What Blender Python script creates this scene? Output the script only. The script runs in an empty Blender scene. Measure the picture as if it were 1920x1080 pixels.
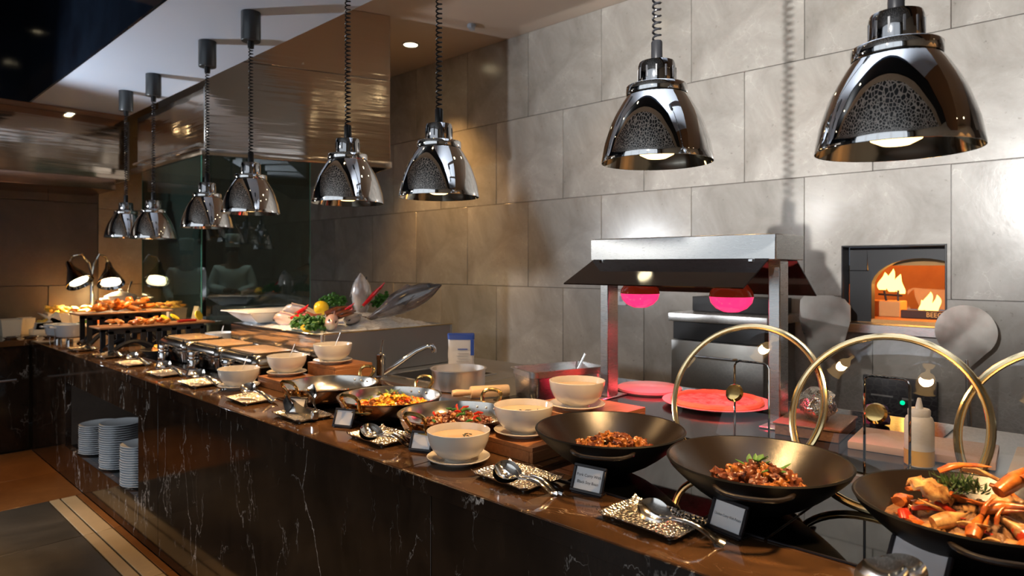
import bpy, bmesh, math, random
from mathutils import Vector, Matrix, noise

# ------------------------------------------------------------------ frame of measurement
# The place was measured from the photograph in working units; K turns them into metres and
# Z0 is the working height of the floor.  All builders below take working units.
K = 1.23
Z0 = 0.19
SC = bpy.context.scene
COL = SC.collection
PI = math.pi
YAW = math.radians(46.3)
FPX, HY, CZ = 1250.0, 497.0, 1.40
S_, C_ = math.sin(YAW), math.cos(YAW)
def W(x, y, z): return Vector((x*K, y*K, (z-Z0)*K))
def atz(x, y, z=0.91):
    zc = (CZ-z)*FPX/(y-HY); xc = (x-960)/FPX*zc
    return (zc*S_+xc*C_, zc*C_-xc*S_)
def atX(x, y, X):
    r = (x-960)/FPX; zc = X/(S_+r*C_)
    return (X, zc*(C_-r*S_), CZ-(y-HY)/FPX*zc)
def atY(x, y, Y):
    r = (x-960)/FPX; zc = Y/(C_-r*S_)
    return (zc*(S_+r*C_), Y, CZ-(y-HY)/FPX*zc)

# ------------------------------------------------------------------ camera
cam_d = bpy.data.cameras.new('camera'); cam = bpy.data.objects.new('camera', cam_d); COL.objects.link(cam)
cam.location = W(0, 0, CZ)
fwd = Vector((S_, C_, 0)); cam.rotation_euler = fwd.to_track_quat('-Z', 'Y').to_euler()
cam_d.sensor_width = 36.0; cam_d.lens = FPX/1920*36
cam_d.shift_y = -(540-HY)/1920
cam_d.dof.use_dof = True; cam_d.dof.focus_distance = 2.0; cam_d.dof.aperture_fstop = 4.0
cam_d.clip_start = 0.05
SC.camera = cam

# ------------------------------------------------------------------ world, exposure
wd = bpy.data.worlds.new('world'); SC.world = wd; wd.use_nodes = True
wd.node_tree.nodes['Background'].inputs[0].default_value = (0.55, 0.65, 0.8, 1)
wd.node_tree.nodes['Background'].inputs[1].default_value = 0.25
SC.view_settings.view_transform = 'Standard'; SC.view_settings.look = 'None'
SC.view_settings.gamma = 1.0; SC.view_settings.use_curve_mapping = False
SC.view_settings.exposure = 0.05

# ------------------------------------------------------------------ main lights
def lamp(name, kind, loc, energy, color, aim=None, size=0.1, cone=1.2, blend=0.5, sizey=None):
    d = bpy.data.lights.new(name, kind); d.energy = energy; d.color = color
    o = bpy.data.objects.new(name, d); COL.objects.link(o); o.location = W(*loc)
    if kind == 'SPOT': d.spot_size = cone; d.spot_blend = blend; d.shadow_soft_size = size*K
    if kind == 'POINT': d.shadow_soft_size = size*K
    if kind == 'AREA':
        d.size = size*K
        if sizey: d.shape = 'RECTANGLE'; d.size_y = sizey*K
    if aim is not None:
        o.rotation_euler = (W(*aim)-W(*loc)).to_track_quat('-Z', 'Y').to_euler()
    return o
lamp('strobe_right', 'SPOT', (-0.005, 0.454, 1.99), 1150, (1.0, 0.98, 0.95), aim=(3.75, 1.0, 2.95), size=0.008, cone=math.radians(68), blend=0.75)
lamp('strobe_left', 'SPOT', (-0.05, 4.75, 1.68), 290, (0.93, 0.96, 1.0), aim=(2.2, 3.1, 2.45), size=0.05, cone=math.radians(96), blend=0.5)
lamp('strobe_middle', 'SPOT', (-0.6, 2.76, 2.0), 130, (1.0, 0.98, 0.95), aim=(3.75, 1.2, 1.9), size=0.07, cone=math.radians(40), blend=0.7)
lamp('strobe_low', 'SPOT', (-1.1, 3.7, 1.25), 130, (0.92, 0.96, 1.0), aim=(1.1, 3.85, 0.5), size=0.03, cone=math.radians(40), blend=0.7)
lamp('daylight_window', 'AREA', (-3.15, 1.0, 1.95), 75, (0.86, 0.93, 1.0), aim=(0, 1.0, 1.95), size=6.0, sizey=2.75)

# ------------------------------------------------------------------ materials
MATS = {}
def nt(name):
    m = bpy.data.materials.new(name); m.use_nodes = True
    t = m.node_tree; b = t.nodes['Principled BSDF']; MATS[name] = m
    return m, t, b
def N(t, k, **kw):
    n = t.nodes.new(k)
    for a, v in kw.items():
        if a.startswith('i_'):
            n.inputs[a[2:].replace('_', ' ')].default_value = v
        else: setattr(n, a, v)
    return n
def L(t, a, b): t.links.new(a, b)
def ramp(t, fac, stops, interp='LINEAR'):
    r = t.nodes.new('ShaderNodeValToRGB'); r.color_ramp.interpolation = interp
    e = r.color_ramp.elements
    while len(e) < len(stops): e.new(0.5)
    for i, (p, c) in enumerate(stops):
        e[i].position = p; e[i].color = (*c, 1) if len(c) == 3 else c
    L(t, fac, r.inputs[0]); return r.outputs[0]
def mixc(t, fac, a, b, mode='MIX'):
    n = t.nodes.new('ShaderNodeMix'); n.data_type = 'RGBA'; n.blend_type = mode
    for s, v in ((n.inputs[0], fac), (n.inputs[6], a), (n.inputs[7], b)):
        if hasattr(v, 'is_output'): L(t, v, s)
        elif isinstance(v, (int, float)): s.default_value = v
        else: s.default_value = (*v, 1)
    return n.outputs[2]
def coord(t, scale=(1, 1, 1), rot=(0, 0, 0)):
    c = t.nodes.new('ShaderNodeTexCoord'); m = t.nodes.new('ShaderNodeMapping')
    m.inputs['Scale'].default_value = scale; m.inputs['Rotation'].default_value = rot
    L(t, c.outputs['Object'], m.inputs[0]); return m.outputs[0]
def bump(t, b, h, strength, dist=0.01):
    n = N(t, 'ShaderNodeBump', i_Strength=strength, i_Distance=dist)
    L(t, h, n.inputs['Height']); L(t, n.outputs[0], b.inputs['Normal'])
def mat(name, col, rough=0.5, metal=0.0, col2=None, nscale=8.0, bmp=None, emis=None, estr=0.0, trans=0.0, coat=0.0, spec=0.5, stretch=(1, 1, 1), ior=1.45, alpha=1.0, sss=0.0, rmix=None):
    m, t, b = nt(name)
    b.inputs['Base Color'].default_value = (*col, 1); b.inputs['Roughness'].default_value = rough
    b.inputs['Metallic'].default_value = metal; b.inputs['IOR'].default_value = ior
    b.inputs['Transmission Weight'].default_value = trans; b.inputs['Coat Weight'].default_value = coat
    b.inputs['Coat Roughness'].default_value = 0.08
    b.inputs['Specular IOR Level'].default_value = spec; b.inputs['Alpha'].default_value = alpha
    if sss: b.inputs['Subsurface Weight'].default_value = sss; b.inputs['Subsurface Radius'].default_value = (0.02, 0.01, 0.005)
    v = None
    if col2 or bmp or rmix: v = coord(t, stretch)
    if col2:
        n = N(t, 'ShaderNodeTexNoise', i_Scale=nscale, i_Detail=5.0, i_Roughness=0.6); L(t, v, n.inputs['Vector'])
        L(t, ramp(t, n.outputs['Fac'], [(0.32, col), (0.68, col2)]), b.inputs['Base Color'])
    if rmix:
        n = N(t, 'ShaderNodeTexNoise', i_Scale=rmix[0], i_Detail=4.0); L(t, v, n.inputs['Vector'])
        r = N(t, 'ShaderNodeMapRange'); r.inputs['To Min'].default_value = rmix[1]; r.inputs['To Max'].default_value = rmix[2]
        r.inputs['From Min'].default_value = 0.3; r.inputs['From Max'].default_value = 0.7
        L(t, n.outputs['Fac'], r.inputs['Value']); L(t, r.outputs[0], b.inputs['Roughness'])
    if bmp:
        n = N(t, 'ShaderNodeTexNoise', i_Scale=bmp[0], i_Detail=3.0); L(t, v, n.inputs['Vector'])
        bump(t, b, n.outputs['Fac'], bmp[1], bmp[2] if len(bmp) > 2 else 0.01)
    if emis:
        b.inputs['Emission Color'].default_value = (*emis, 1); b.inputs['Emission Strength'].default_value = estr
    return m

def stone_mat(name, c1, c2, dark, rough):
    m, t, b = nt(name); v = coord(t)
    n1 = N(t, 'ShaderNodeTexNoise', i_Scale=2.2, i_Detail=8.0, i_Roughness=0.68, i_Distortion=0.6); L(t, v, n1.inputs['Vector'])
    base = ramp(t, n1.outputs['Fac'], [(0.3, c1), (0.7, c2)])
    n2 = N(t, 'ShaderNodeTexNoise', i_Scale=26.0, i_Detail=5.0, i_Roughness=0.7); L(t, v, n2.inputs['Vector'])
    sp = ramp(t, n2.outputs['Fac'], [(0.29, (.7, .7, .7)), (0.37, (0, 0, 0))])
    c = mixc(t, sp, base, dark)
    n3 = N(t, 'ShaderNodeTexVoronoi', i_Scale=5.0); n3.feature = 'DISTANCE_TO_EDGE'
    w = N(t, 'ShaderNodeTexNoise', i_Scale=6.0, i_Detail=4.0); L(t, v, w.inputs['Vector'])
    a = N(t, 'ShaderNodeVectorMath', operation='MULTIPLY_ADD'); L(t, w.outputs['Color'], a.inputs[0]); a.inputs[1].default_value = (0.35,)*3; L(t, v, a.inputs[2])
    L(t, a.outputs[0], n3.inputs['Vector'])
    vein = ramp(t, n3.outputs['Distance'], [(0.0, (1, 1, 1)), (0.02, (0, 0, 0))])
    vm = N(t, 'ShaderNodeMath', operation='MULTIPLY'); L(t, vein, vm.inputs[0])
    mk = ramp(t, n1.outputs['Fac'], [(0.5, (0, 0, 0)), (0.62, (.5, .5, .5))]); L(t, mk, vm.inputs[1])
    c = mixc(t, vm.outputs[0], c, tuple(min(1, x*1.35) for x in c2))
    oi = N(t, 'ShaderNodeObjectInfo'); mr = N(t, 'ShaderNodeMapRange'); mr.inputs['To Min'].default_value = 0.88; mr.inputs['To Max'].default_value = 1.1
    L(t, oi.outputs['Random'], mr.inputs['Value'])
    hs = N(t, 'ShaderNodeHueSaturation'); L(t, mr.outputs[0], hs.inputs['Value']); L(t, c, hs.inputs['Color'])
    L(t, hs.outputs[0], b.inputs['Base Color'])
    rr = N(t, 'ShaderNodeMapRange'); rr.inputs['To Min'].default_value = rough*0.7; rr.inputs['To Max'].default_value = rough*1.5
    L(t, n1.outputs['Fac'], rr.inputs['Value']); L(t, rr.outputs[0], b.inputs['Roughness'])
    bump(t, b, n2.outputs['Fac'], 0.12, 0.003)
    return m
def marble_mat(name, c1, c2, vein, rough, vs=3.0, stretch=(1, 1, 1), amt=0.8):
    m, t, b = nt(name); v = coord(t, stretch)
    n1 = N(t, 'ShaderNodeTexNoise', i_Scale=4.0, i_Detail=7.0, i_Roughness=0.65, i_Distortion=0.8); L(t, v, n1.inputs['Vector'])
    c = ramp(t, n1.outputs['Fac'], [(0.3, c1), (0.72, c2)])
    w = N(t, 'ShaderNodeTexNoise', i_Scale=3.2, i_Detail=6.0, i_Roughness=0.6); L(t, v, w.inputs['Vector'])
    a = N(t, 'ShaderNodeVectorMath', operation='MULTIPLY_ADD'); L(t, w.outputs['Color'], a.inputs[0]); a.inputs[1].default_value = (0.55,)*3; L(t, v, a.inputs[2])
    for sc, wd_, am, off in ((vs, 0.012, amt, 0.50), (vs*2.7, 0.016, amt*0.55, 0.53)):
        vo = N(t, 'ShaderNodeTexVoronoi', i_Scale=sc); vo.feature = 'DISTANCE_TO_EDGE'; L(t, a.outputs[0], vo.inputs['Vector'])
        line = ramp(t, vo.outputs['Distance'], [(0.0, (1, 1, 1)), (wd_, (0, 0, 0))])
        n2 = N(t, 'ShaderNodeTexNoise', i_Scale=sc*0.9, i_Detail=3.0); L(t, v, n2.inputs['Vector'])
        mk = ramp(t, n2.outputs['Fac'], [(off, (0, 0, 0)), (off+0.12, (am, am, am))])
        f = N(t, 'ShaderNodeMath', operation='MULTIPLY'); L(t, line, f.inputs[0]); L(t, mk, f.inputs[1])
        c = mixc(t, f.outputs[0], c, vein)
    L(t, c, b.inputs['Base Color']); b.inputs['Roughness'].default_value = rough
    return m
def wood_mat(name, c1, c2, scale=10, stretch=(1, 8, 8), rough=0.4):
    m, t, b = nt(name); v = coord(t, stretch)
    n = N(t, 'ShaderNodeTexNoise', i_Scale=scale, i_Detail=6.0, i_Roughness=0.6, i_Distortion=0.5); L(t, v, n.inputs['Vector'])
    L(t, ramp(t, n.outputs['Fac'], [(0.3, c1), (0.7, c2)]), b.inputs['Base Color']); b.inputs['Roughness'].default_value = rough
    return m
def glass_mat(name, tint, refl=0.08, rough=0.02, body=None, bodyf=0.0):
    m = bpy.data.materials.new(name); m.use_nodes = True; t = m.node_tree; t.nodes.clear(); MATS[name] = m
    o = N(t, 'ShaderNodeOutputMaterial'); tr = N(t, 'ShaderNodeBsdfTransparent'); tr.inputs[0].default_value = (*tint, 1)
    gl = N(t, 'ShaderNodeBsdfGlossy'); gl.inputs['Roughness'].default_value = rough
    lw0 = N(t, 'ShaderNodeLayerWeight'); lw0.inputs[0].default_value = 0.5; lw = N(t, 'ShaderNodeMath', operation='POWER'); L(t, lw0.outputs['Facing'], lw.inputs[0]); lw.inputs[1].default_value = 4.0
    mp = N(t, 'ShaderNodeMath', operation='ADD'); mp.use_clamp = True; L(t, lw.outputs[0], mp.inputs[0]); mp.inputs[1].default_value = refl
    mx = N(t, 'ShaderNodeMixShader'); L(t, mp.outputs[0], mx.inputs[0]); L(t, tr.outputs[0], mx.inputs[1]); L(t, gl.outputs[0], mx.inputs[2])
    out = mx.outputs[0]
    if body:
        df = N(t, 'ShaderNodeBsdfDiffuse'); df.inputs[0].default_value = (*body, 1)
        m2 = N(t, 'ShaderNodeMixShader'); m2.inputs[0].default_value = bodyf; L(t, out, m2.inputs[1]); L(t, df.outputs[0], m2.inputs[2]); out = m2.outputs[0]
    L(t, out, o.inputs[0]); return m
def hammered_mat(name, col, scale, strength, rough):
    m, t, b = nt(name); v = coord(t)
    b.inputs['Base Color'].default_value = (*col, 1); b.inputs['Metallic'].default_value = 1; b.inputs['Roughness'].default_value = rough
    vo = N(t, 'ShaderNodeTexVoronoi', i_Scale=scale); L(t, v, vo.inputs['Vector'])
    bump(t, b, vo.outputs['Distance'], strength, 0.006); return m
def emit_mat(name, col, s):
    m = bpy.data.materials.new(name); m.use_nodes = True; t = m.node_tree; t.nodes.clear(); MATS[name] = m
    o = N(t, 'ShaderNodeOutputMaterial'); e = N(t, 'ShaderNodeEmission'); e.inputs[0].default_value = (*col, 1); e.inputs[1].default_value = s
    L(t, e.outputs[0], o.inputs[0]); return m

stone_mat('limestone', (0.235, 0.218, 0.195), (0.40, 0.38, 0.35), (0.15, 0.135, 0.12), 0.2)
stone_mat('dark_stone', (0.05, 0.037, 0.03), (0.085, 0.065, 0.052), (0.03, 0.022, 0.02), 0.3)
stone_mat('tan_stone', (0.26, 0.19, 0.11), (0.4, 0.3, 0.19), (0.18, 0.12, 0.07), 0.15)
stone_mat('floor_stone', (0.045, 0.042, 0.036), (0.10, 0.09, 0.075), (0.03, 0.028, 0.025), 0.3)
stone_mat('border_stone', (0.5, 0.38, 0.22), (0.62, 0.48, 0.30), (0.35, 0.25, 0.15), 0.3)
marble_mat('marble_top', (0.03, 0.016, 0.008), (0.12, 0.058, 0.024), (0.62, 0.5, 0.36), 0.07, vs=3.4, stretch=(1.6, 0.6, 1), amt=0.5)
marble_mat('marble_front', (0.009, 0.005, 0.0035), (0.04, 0.023, 0.014), (0.72, 0.66, 0.6), 0.09, vs=2.6, stretch=(1, 1.3, 0.55), amt=0.9)
mat('white_paint', (0.38, 0.44, 0.54), 0.6)
mat('warm_ceiling', (0.52, 0.43, 0.36), 0.65, col2=(0.55, 0.46, 0.38), nscale=1.5)
mat('brown_panel', (0.2, 0.1, 0.05), 0.5)
mat('tan_wall', (0.5, 0.37, 0.25), 0.6, col2=(0.58, 0.44, 0.3), nscale=2)
mat('dark_glass', (0.003, 0.004, 0.007), 0.06, col2=(0.006, 0.010, 0.018), nscale=2.0, bmp=(1.5, 0.06, 0.05))
mat('black_paint', (0.006, 0.006, 0.008), 0.4)
mat('chrome', (0.66, 0.66, 0.66), 0.03, 1.0)
mat('chrome_warm', (0.8, 0.74, 0.62), 0.08, 1.0)
mat('black_chrome', (0.34, 0.34, 0.35), 0.06, 1.0)
mat('chafer_steel', (0.30, 0.28, 0.26), 0.17, 1.0)
mat('canopy_metal', (0.05, 0.055, 0.06), 0.35, 0.6)
mat('cord_black', (0.008, 0.008, 0.009), 0.3, spec=0.25)
mat('steel_brushed', (0.62, 0.62, 0.61), 0.3, 1.0, stretch=(1, 1, 30), rmix=(30, 0.26, 0.32))
def hood_mat():
    m, t, b = nt('steel_hood'); b.inputs['Base Color'].default_value = (.70, .60, .50, 1); b.inputs['Metallic'].default_value = 1; b.inputs['Roughness'].default_value = .14
    n1 = N(t, 'ShaderNodeTexNoise', i_Scale=1.0, i_Detail=1.0); L(t, coord(t, (1.8, 1.8, .5)), n1.inputs['Vector'])
    n2 = N(t, 'ShaderNodeTexNoise', i_Scale=1.0, i_Detail=2.0); L(t, coord(t, (1.5, 1.5, 26)), n2.inputs['Vector'])
    b1 = N(t, 'ShaderNodeBump', i_Strength=.45, i_Distance=.08); L(t, n1.outputs['Fac'], b1.inputs['Height'])
    b2 = N(t, 'ShaderNodeBump', i_Strength=.30, i_Distance=.008); L(t, n2.outputs['Fac'], b2.inputs['Height']); L(t, b1.outputs[0], b2.inputs['Normal']); L(t, b2.outputs[0], b.inputs['Normal'])
hood_mat()
mat('steel_dull', (0.42, 0.42, 0.41), 0.42, 1.0, rmix=(4, 0.34, 0.5))
mat('aluminium', (0.72, 0.7, 0.67), 0.38, 1.0, rmix=(6, 0.3, 0.48))
mat('peel_metal', (0.42, 0.39, 0.34), 0.33, 1.0, col2=(0.55, 0.52, 0.47), nscale=5, rmix=(5, 0.25, 0.45))
mat('copper_dark', (0.42, 0.24, 0.15), 0.22, 1.0, col2=(0.30, 0.18, 0.13), nscale=5)
mat('pan_lining', (0.66, 0.63, 0.58), 0.2, 1.0, rmix=(9, 0.14, 0.28))
mat('brass', (0.85, 0.58, 0.22), 0.14, 1.0)
mat('gold_rim', (1.0, 0.80, 0.46), 0.16, 1.0)
mat('wok_iron', (0.014, 0.010, 0.008), 0.24, 0.0, bmp=(900, 0.25, 0.0006), rmix=(300, 0.19, 0.27))
mat('wok_outer', (0.004, 0.004, 0.004), 0.5, spec=0.2)
hammered_mat('hammered', (0.8, 0.75, 0.68), 110, 0.6, 0.22)
mat('spoon_steel', (0.74, 0.71, 0.66), 0.13, 1.0)
mat('white_china', (0.74, 0.69, 0.61), 0.12, coat=0.6)
mat('cool_china', (0.72, 0.76, 0.8), 0.15, coat=0.6)
mat('cream_china', (0.8, 0.69, 0.52), 0.25)
mat('black_glass', (0.003, 0.003, 0.003), 0.03)
mat('matte_black', (0.01, 0.01, 0.012), 0.5)
mat('frame_black', (0.018, 0.015, 0.018), 0.32)
mat('card_white', (0.8, 0.82, 0.85), 0.12)
mat('ink', (0.02, 0.02, 0.02), 0.6)
mat('ink_blue', (0.03, 0.09, 0.42), 0.5)
mat('bag_white', (0.78, 0.76, 0.72), 0.55, bmp=(18, 0.35, 0.01))
wood_mat('wood_block', (0.30, 0.12, 0.045), (0.46, 0.2, 0.08), 6, (1, 10, 12))
wood_mat('wood_dark', (0.16, 0.07, 0.03), (0.3, 0.14, 0.06), 8, (1, 9, 9))
wood_mat('wood_pale', (0.62, 0.43, 0.25), (0.72, 0.52, 0.32), 7, (1, 10, 10))
mat('board_peach', (0.62, 0.40, 0.29), 0.45, col2=(0.68, 0.46, 0.33), nscale=3)
mat('board_cream', (0.66, 0.54, 0.40), 0.5, col2=(0.7, 0.58, 0.44), nscale=3)
mat('plastic_clear', (0.75, 0.73, 0.68), 0.3, alpha=1.0, sss=0.0)
mat('oil', (0.62, 0.36, 0.03), 0.2)
mat('purple_cloth', (0.11, 0.06, 0.16), 0.8)
glass_mat('pane_glass', (0.55, 0.63, 0.57), 0.10, 0.01, body=(0.03, 0.05, 0.042), bodyf=0.15)
mat('pane_edge', (0.06, 0.2, 0.15), 0.1, coat=0.5)
mat('black_granite', (0.006, 0.006, 0.006), 0.12)
glass_mat('lid_glass', (0.95, 0.94, 0.91), 0.045, 0.01)
stone_mat('amber_glow_stone', (0.22, 0.09, 0.028), (0.32, 0.135, 0.04), (0.2, 0.08, 0.02), 0.2)  # orange tone is warm lamp light on the floor, painted into the stone
mat('shield_acrylic', (0.012, 0.006, 0.005), 0.05)
emit_mat('bulb_glow', (1.0, 0.62, 0.24), 4.5)
emit_mat('far_bulb_glow', (1.0, 0.78, 0.45), 20.0)
emit_mat('downlight_glow', (1.0, 0.82, 0.5), 14.0)
mat('bulb_red', (0.5, 0.0, 0.03), 0.08, emis=(1.0, 0.03, 0.16), estr=1.5, coat=1.0)
mat('bulb_neck', (0.16, 0.02, 0.01), 0.08, coat=1.0, emis=(0.5, 0.04, 0.01), estr=0.15)
emit_mat('flame_hot', (1.0, 0.55, 0.12), 5.0)
emit_mat('letter_glow', (1.0, 0.42, 0.12), 0.9)
emit_mat('led_green', (0.0, 0.9, 0.35), 1.5)
mat('oven_brick', (0.6, 0.32, 0.12), 0.9, col2=(0.5, 0.26, 0.1), nscale=6)
mat('burner_bar', (0.05, 0.015, 0.008), 0.6)
mat('soup', (0.62, 0.42, 0.24), 0.08, coat=0.5)
mat('dark_garnish', (0.03, 0.03, 0.02), 0.4)
mat('curry_meat', (0.20, 0.06, 0.012), 0.28, col2=(0.42, 0.15, 0.025), nscale=30, bmp=(60, 0.6, 0.006))
mat('dark_meat', (0.09, 0.022, 0.010), 0.28, col2=(0.2, 0.06, 0.022), nscale=30, bmp=(60, 0.6, 0.006))
mat('curry_sauce', (0.10, 0.032, 0.01), 0.2, col2=(0.22, 0.085, 0.02), nscale=40, bmp=(60, 0.8, 0.006))
mat('masala', (0.10, 0.042, 0.015), 0.5, col2=(0.26, 0.12, 0.04), nscale=60, bmp=(90, 1.0, 0.006))
mat('crab_shell', (0.20, 0.025, 0.008), 0.25, col2=(0.66, 0.19, 0.03), nscale=36, bmp=(60, 0.25, 0.004))
mat('crab_cream', (0.16, 0.04, 0.01), 0.3, col2=(0.70, 0.42, 0.15), nscale=42, bmp=(60, 0.25, 0.004))
mat('crab_red', (0.36, 0.015, 0.01), 0.22, col2=(0.5, 0.06, 0.015), nscale=16)
mat('herb_green', (0.02, 0.05, 0.012), 0.5, col2=(0.07, 0.13, 0.03), nscale=30)
mat('leaf_green', (0.02, 0.10, 0.008), 0.5, col2=(0.06, 0.2, 0.02), nscale=14)
mat('pepper_red', (0.5, 0.025, 0.012), 0.22)
mat('pepper_orange', (0.6, 0.15, 0.012), 0.28)
mat('potato_yellow', (0.66, 0.28, 0.015), 0.3, col2=(0.75, 0.42, 0.03), nscale=20)
mat('chili_red', (0.62, 0.01, 0.015), 0.15, coat=0.6)
mat('lemon', (0.85, 0.6, 0.02), 0.35, bmp=(60, 0.3, 0.004))
mat('ice', (0.8, 0.83, 0.86), 0.2, bmp=(70, 0.9, 0.01), col2=(0.7, 0.74, 0.78), nscale=30)
mat('fish_silver', (0.42, 0.38, 0.37), 0.22, 0.25, col2=(0.62, 0.57, 0.55), nscale=9, coat=0.7)
mat('fish_pink', (0.66, 0.36, 0.28), 0.25, col2=(0.75, 0.6, 0.54), nscale=7, coat=0.7)
mat('fish_dark', (0.05, 0.045, 0.042), 0.14, col2=(0.14, 0.11, 0.1), nscale=9, coat=1.0)
mat('fish_belly', (0.62, 0.55, 0.46), 0.2, col2=(0.7, 0.64, 0.56), nscale=8, coat=0.7)
mat('fish_brown', (0.10, 0.08, 0.07), 0.15, col2=(0.26, 0.21, 0.18), nscale=8, coat=1.0)
mat('claw_dark', (0.045, 0.018, 0.012), 0.1, col2=(0.2, 0.06, 0.02), nscale=14, coat=1.0)
mat('octopus', (0.25, 0.07, 0.04), 0.2, coat=0.8)
mat('roast', (0.36, 0.09, 0.012), 0.32, col2=(0.6, 0.22, 0.03), nscale=24, bmp=(40, 0.5, 0.006))
mat('fries', (0.85, 0.5, 0.06), 0.45, col2=(0.9, 0.62, 0.15), nscale=20)
mat('salmon', (0.75, 0.2, 0.05), 0.3)
mat('paper_white', (0.8, 0.76, 0.68), 0.7)
mat('skin', (0.23, 0.12, 0.08), 0.5)
mat('jacket_white', (0.72, 0.74, 0.76), 0.8)
mat('apron_dark', (0.02, 0.022, 0.024), 0.8)
mat('hair_black', (0.012, 0.01, 0.01), 0.5)
mat('pizza_cheese', (0.85, 0.68, 0.5), 0.4, col2=(0.35, 0.08, 0.04), nscale=34, bmp=(40, 1.0, 0.015))
mat('crust', (0.7, 0.42, 0.18), 0.6, bmp=(30, 0.4, 0.01))
mat('plate_pale', (0.75, 0.6, 0.55), 0.2)
def lattice():
    m, t, b = nt('lattice'); v = coord(t)
    vo = N(t, 'ShaderNodeTexVoronoi', i_Scale=4.2); vo.feature = 'DISTANCE_TO_EDGE'; L(t, v, vo.inputs['Vector'])
    L(t, ramp(t, vo.outputs['Distance'], [(0.09, (0.8, 0.74, 0.68)), (0.11, (0.012, 0.011, 0.011))]), b.inputs['Base Color'])
    b.inputs['Roughness'].default_value = 0.6
lattice()

# ------------------------------------------------------------------ mesh helpers (lists of verts, faces)
def join(*ps):
    v, f = [], []
    for a, b in ps:
        n = len(v); v += a; f += [tuple(i+n for i in q) for q in b]
    return v, f
def xf(p, M):
    return [tuple(M @ Vector(q)) for q in p[0]], p[1]
def T(x=0, y=0, z=0): return Matrix.Translation((x, y, z))
def R(a, ax='Z'): return Matrix.Rotation(a, 4, ax)
def SCL(x, y, z): return Matrix.Diagonal((x, y, z, 1))
def box(x0, x1, y0, y1, z0, z1, bev=0.0):
    bm = bmesh.new(); bmesh.ops.create_cube(bm, size=1)
    for v in bm.verts: v.co = Vector(((x0+x1)/2+v.co.x*(x1-x0), (y0+y1)/2+v.co.y*(y1-y0), (z0+z1)/2+v.co.z*(z1-z0)))
    if bev: bmesh.ops.bevel(bm, geom=list(bm.edges), offset=bev, segments=1 if bev < 0.004 else 2, profile=0.6, affect='EDGES')
    bm.verts.index_update()
    r = ([tuple(v.co) for v in bm.verts], [tuple(v.index for v in f.verts) for f in bm.faces]); bm.free(); return r
def lathe(prof, seg=32):
    v, f, rows = [], [], []
    for r, z in prof:
        if r < 1e-6: rows.append([len(v)]); v.append((0, 0, z))
        else:
            rows.append(list(range(len(v), len(v)+seg)))
            v += [(r*math.cos(2*PI*i/seg), r*math.sin(2*PI*i/seg), z) for i in range(seg)]
    for a, b in zip(rows, rows[1:]):
        for i in range(seg):
            j = (i+1) % seg
            if len(a) == 1 and len(b) == 1: continue
            if len(a) == 1: f.append((a[0], b[i], b[j]))
            elif len(b) == 1: f.append((a[i], a[j], b[0]))
            else: f.append((a[i], a[j], b[j], b[i]))
    return v, f
def tube(path, r, seg=8, closed=False, flat=1.0):
    P = [Vector(p) for p in path]; n = len(P); v, f = [], []
    up = Vector((0, 0, 1)); prev = None
    for i, p in enumerate(P):
        if closed: d = P[(i+1) % n]-P[i-1]
        else: d = P[min(i+1, n-1)]-P[max(i-1, 0)]
        d.normalize()
        if prev is None:
            a = d.cross(up)
            if a.length < 1e-3: a = d.cross(Vector((1, 0, 0)))
        else: a = prev-d*prev.dot(d)
        a.normalize(); prev = a; b = d.cross(a)
        rr = r[i] if isinstance(r, (list, tuple)) else r
        v += [tuple(p+a*(rr*math.cos(2*PI*k/seg))+b*(rr*flat*math.sin(2*PI*k/seg))) for k in range(seg)]
    m = n if closed else n-1
    for i in range(m):
        for k in range(seg):
            a, b = i*seg, ((i+1) % n)*seg; k2 = (k+1) % seg
            f.append((a+k, a+k2, b+k2, b+k))
    if not closed: f += [tuple(range(seg))[::-1], tuple(range((n-1)*seg, n*seg))]
    return v, f
def prism(poly, z0, z1):
    n = len(poly); v = [(x, y, z0) for x, y in poly]+[(x, y, z1) for x, y in poly]
    f = [tuple(range(n))[::-1], tuple(range(n, 2*n))]+[(i, (i+1) % n, n+(i+1) % n, n+i) for i in range(n)]
    return v, f
def sheet(grid, th):
    # grid[i][j] of points; a thin shell of thickness th under it
    a, b = len(grid), len(grid[0]); v, f = [], []
    for row in grid: v += [tuple(p) for p in row]
    off = len(v)
    for row in grid: v += [(p[0], p[1], p[2]-th) for p in row]
    q = lambda i, j: i*b+j
    for i in range(a-1):
        for j in range(b-1):
            f.append((q(i, j), q(i, j+1), q(i+1, j+1), q(i+1, j)))
            f.append((off+q(i, j), off+q(i+1, j), off+q(i+1, j+1), off+q(i, j+1)))
    ring = [q(0, j) for j in range(b)]+[q(i, b-1) for i in range(1, a)]+[q(a-1, j) for j in range(b-2, -1, -1)]+[q(i, 0) for i in range(a-2, 0, -1)]
    for i in range(len(ring)):
        x, y = ring[i], ring[(i+1) % len(ring)]; f.append((x, off+x, off+y, y))
    return v, f
_ICO = {}
def ico(sub):
    if sub not in _ICO:
        bm = bmesh.new(); bmesh.ops.create_icosphere(bm, subdivisions=sub, radius=1); bm.verts.index_update()
        _ICO[sub] = ([tuple(v.co) for v in bm.verts], [tuple(v.index for v in f.verts) for f in bm.faces]); bm.free()
    return _ICO[sub]
def blob(rx, ry, rz, seed=0, amp=0.25, fr=1.6, sub=2):
    v, f = ico(sub); o = []
    for p in v:
        q = Vector(p); k = 1+amp*noise.noise(q*fr+Vector((seed*7.3, seed*3.1, seed*1.7)))+(amp*.3*noise.noise(q*fr*2.9+Vector((seed, 1, 2))) if amp > .45 else 0)
        o.append((p[0]*rx*k, p[1]*ry*k, p[2]*rz*k))
    return o, f
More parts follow.
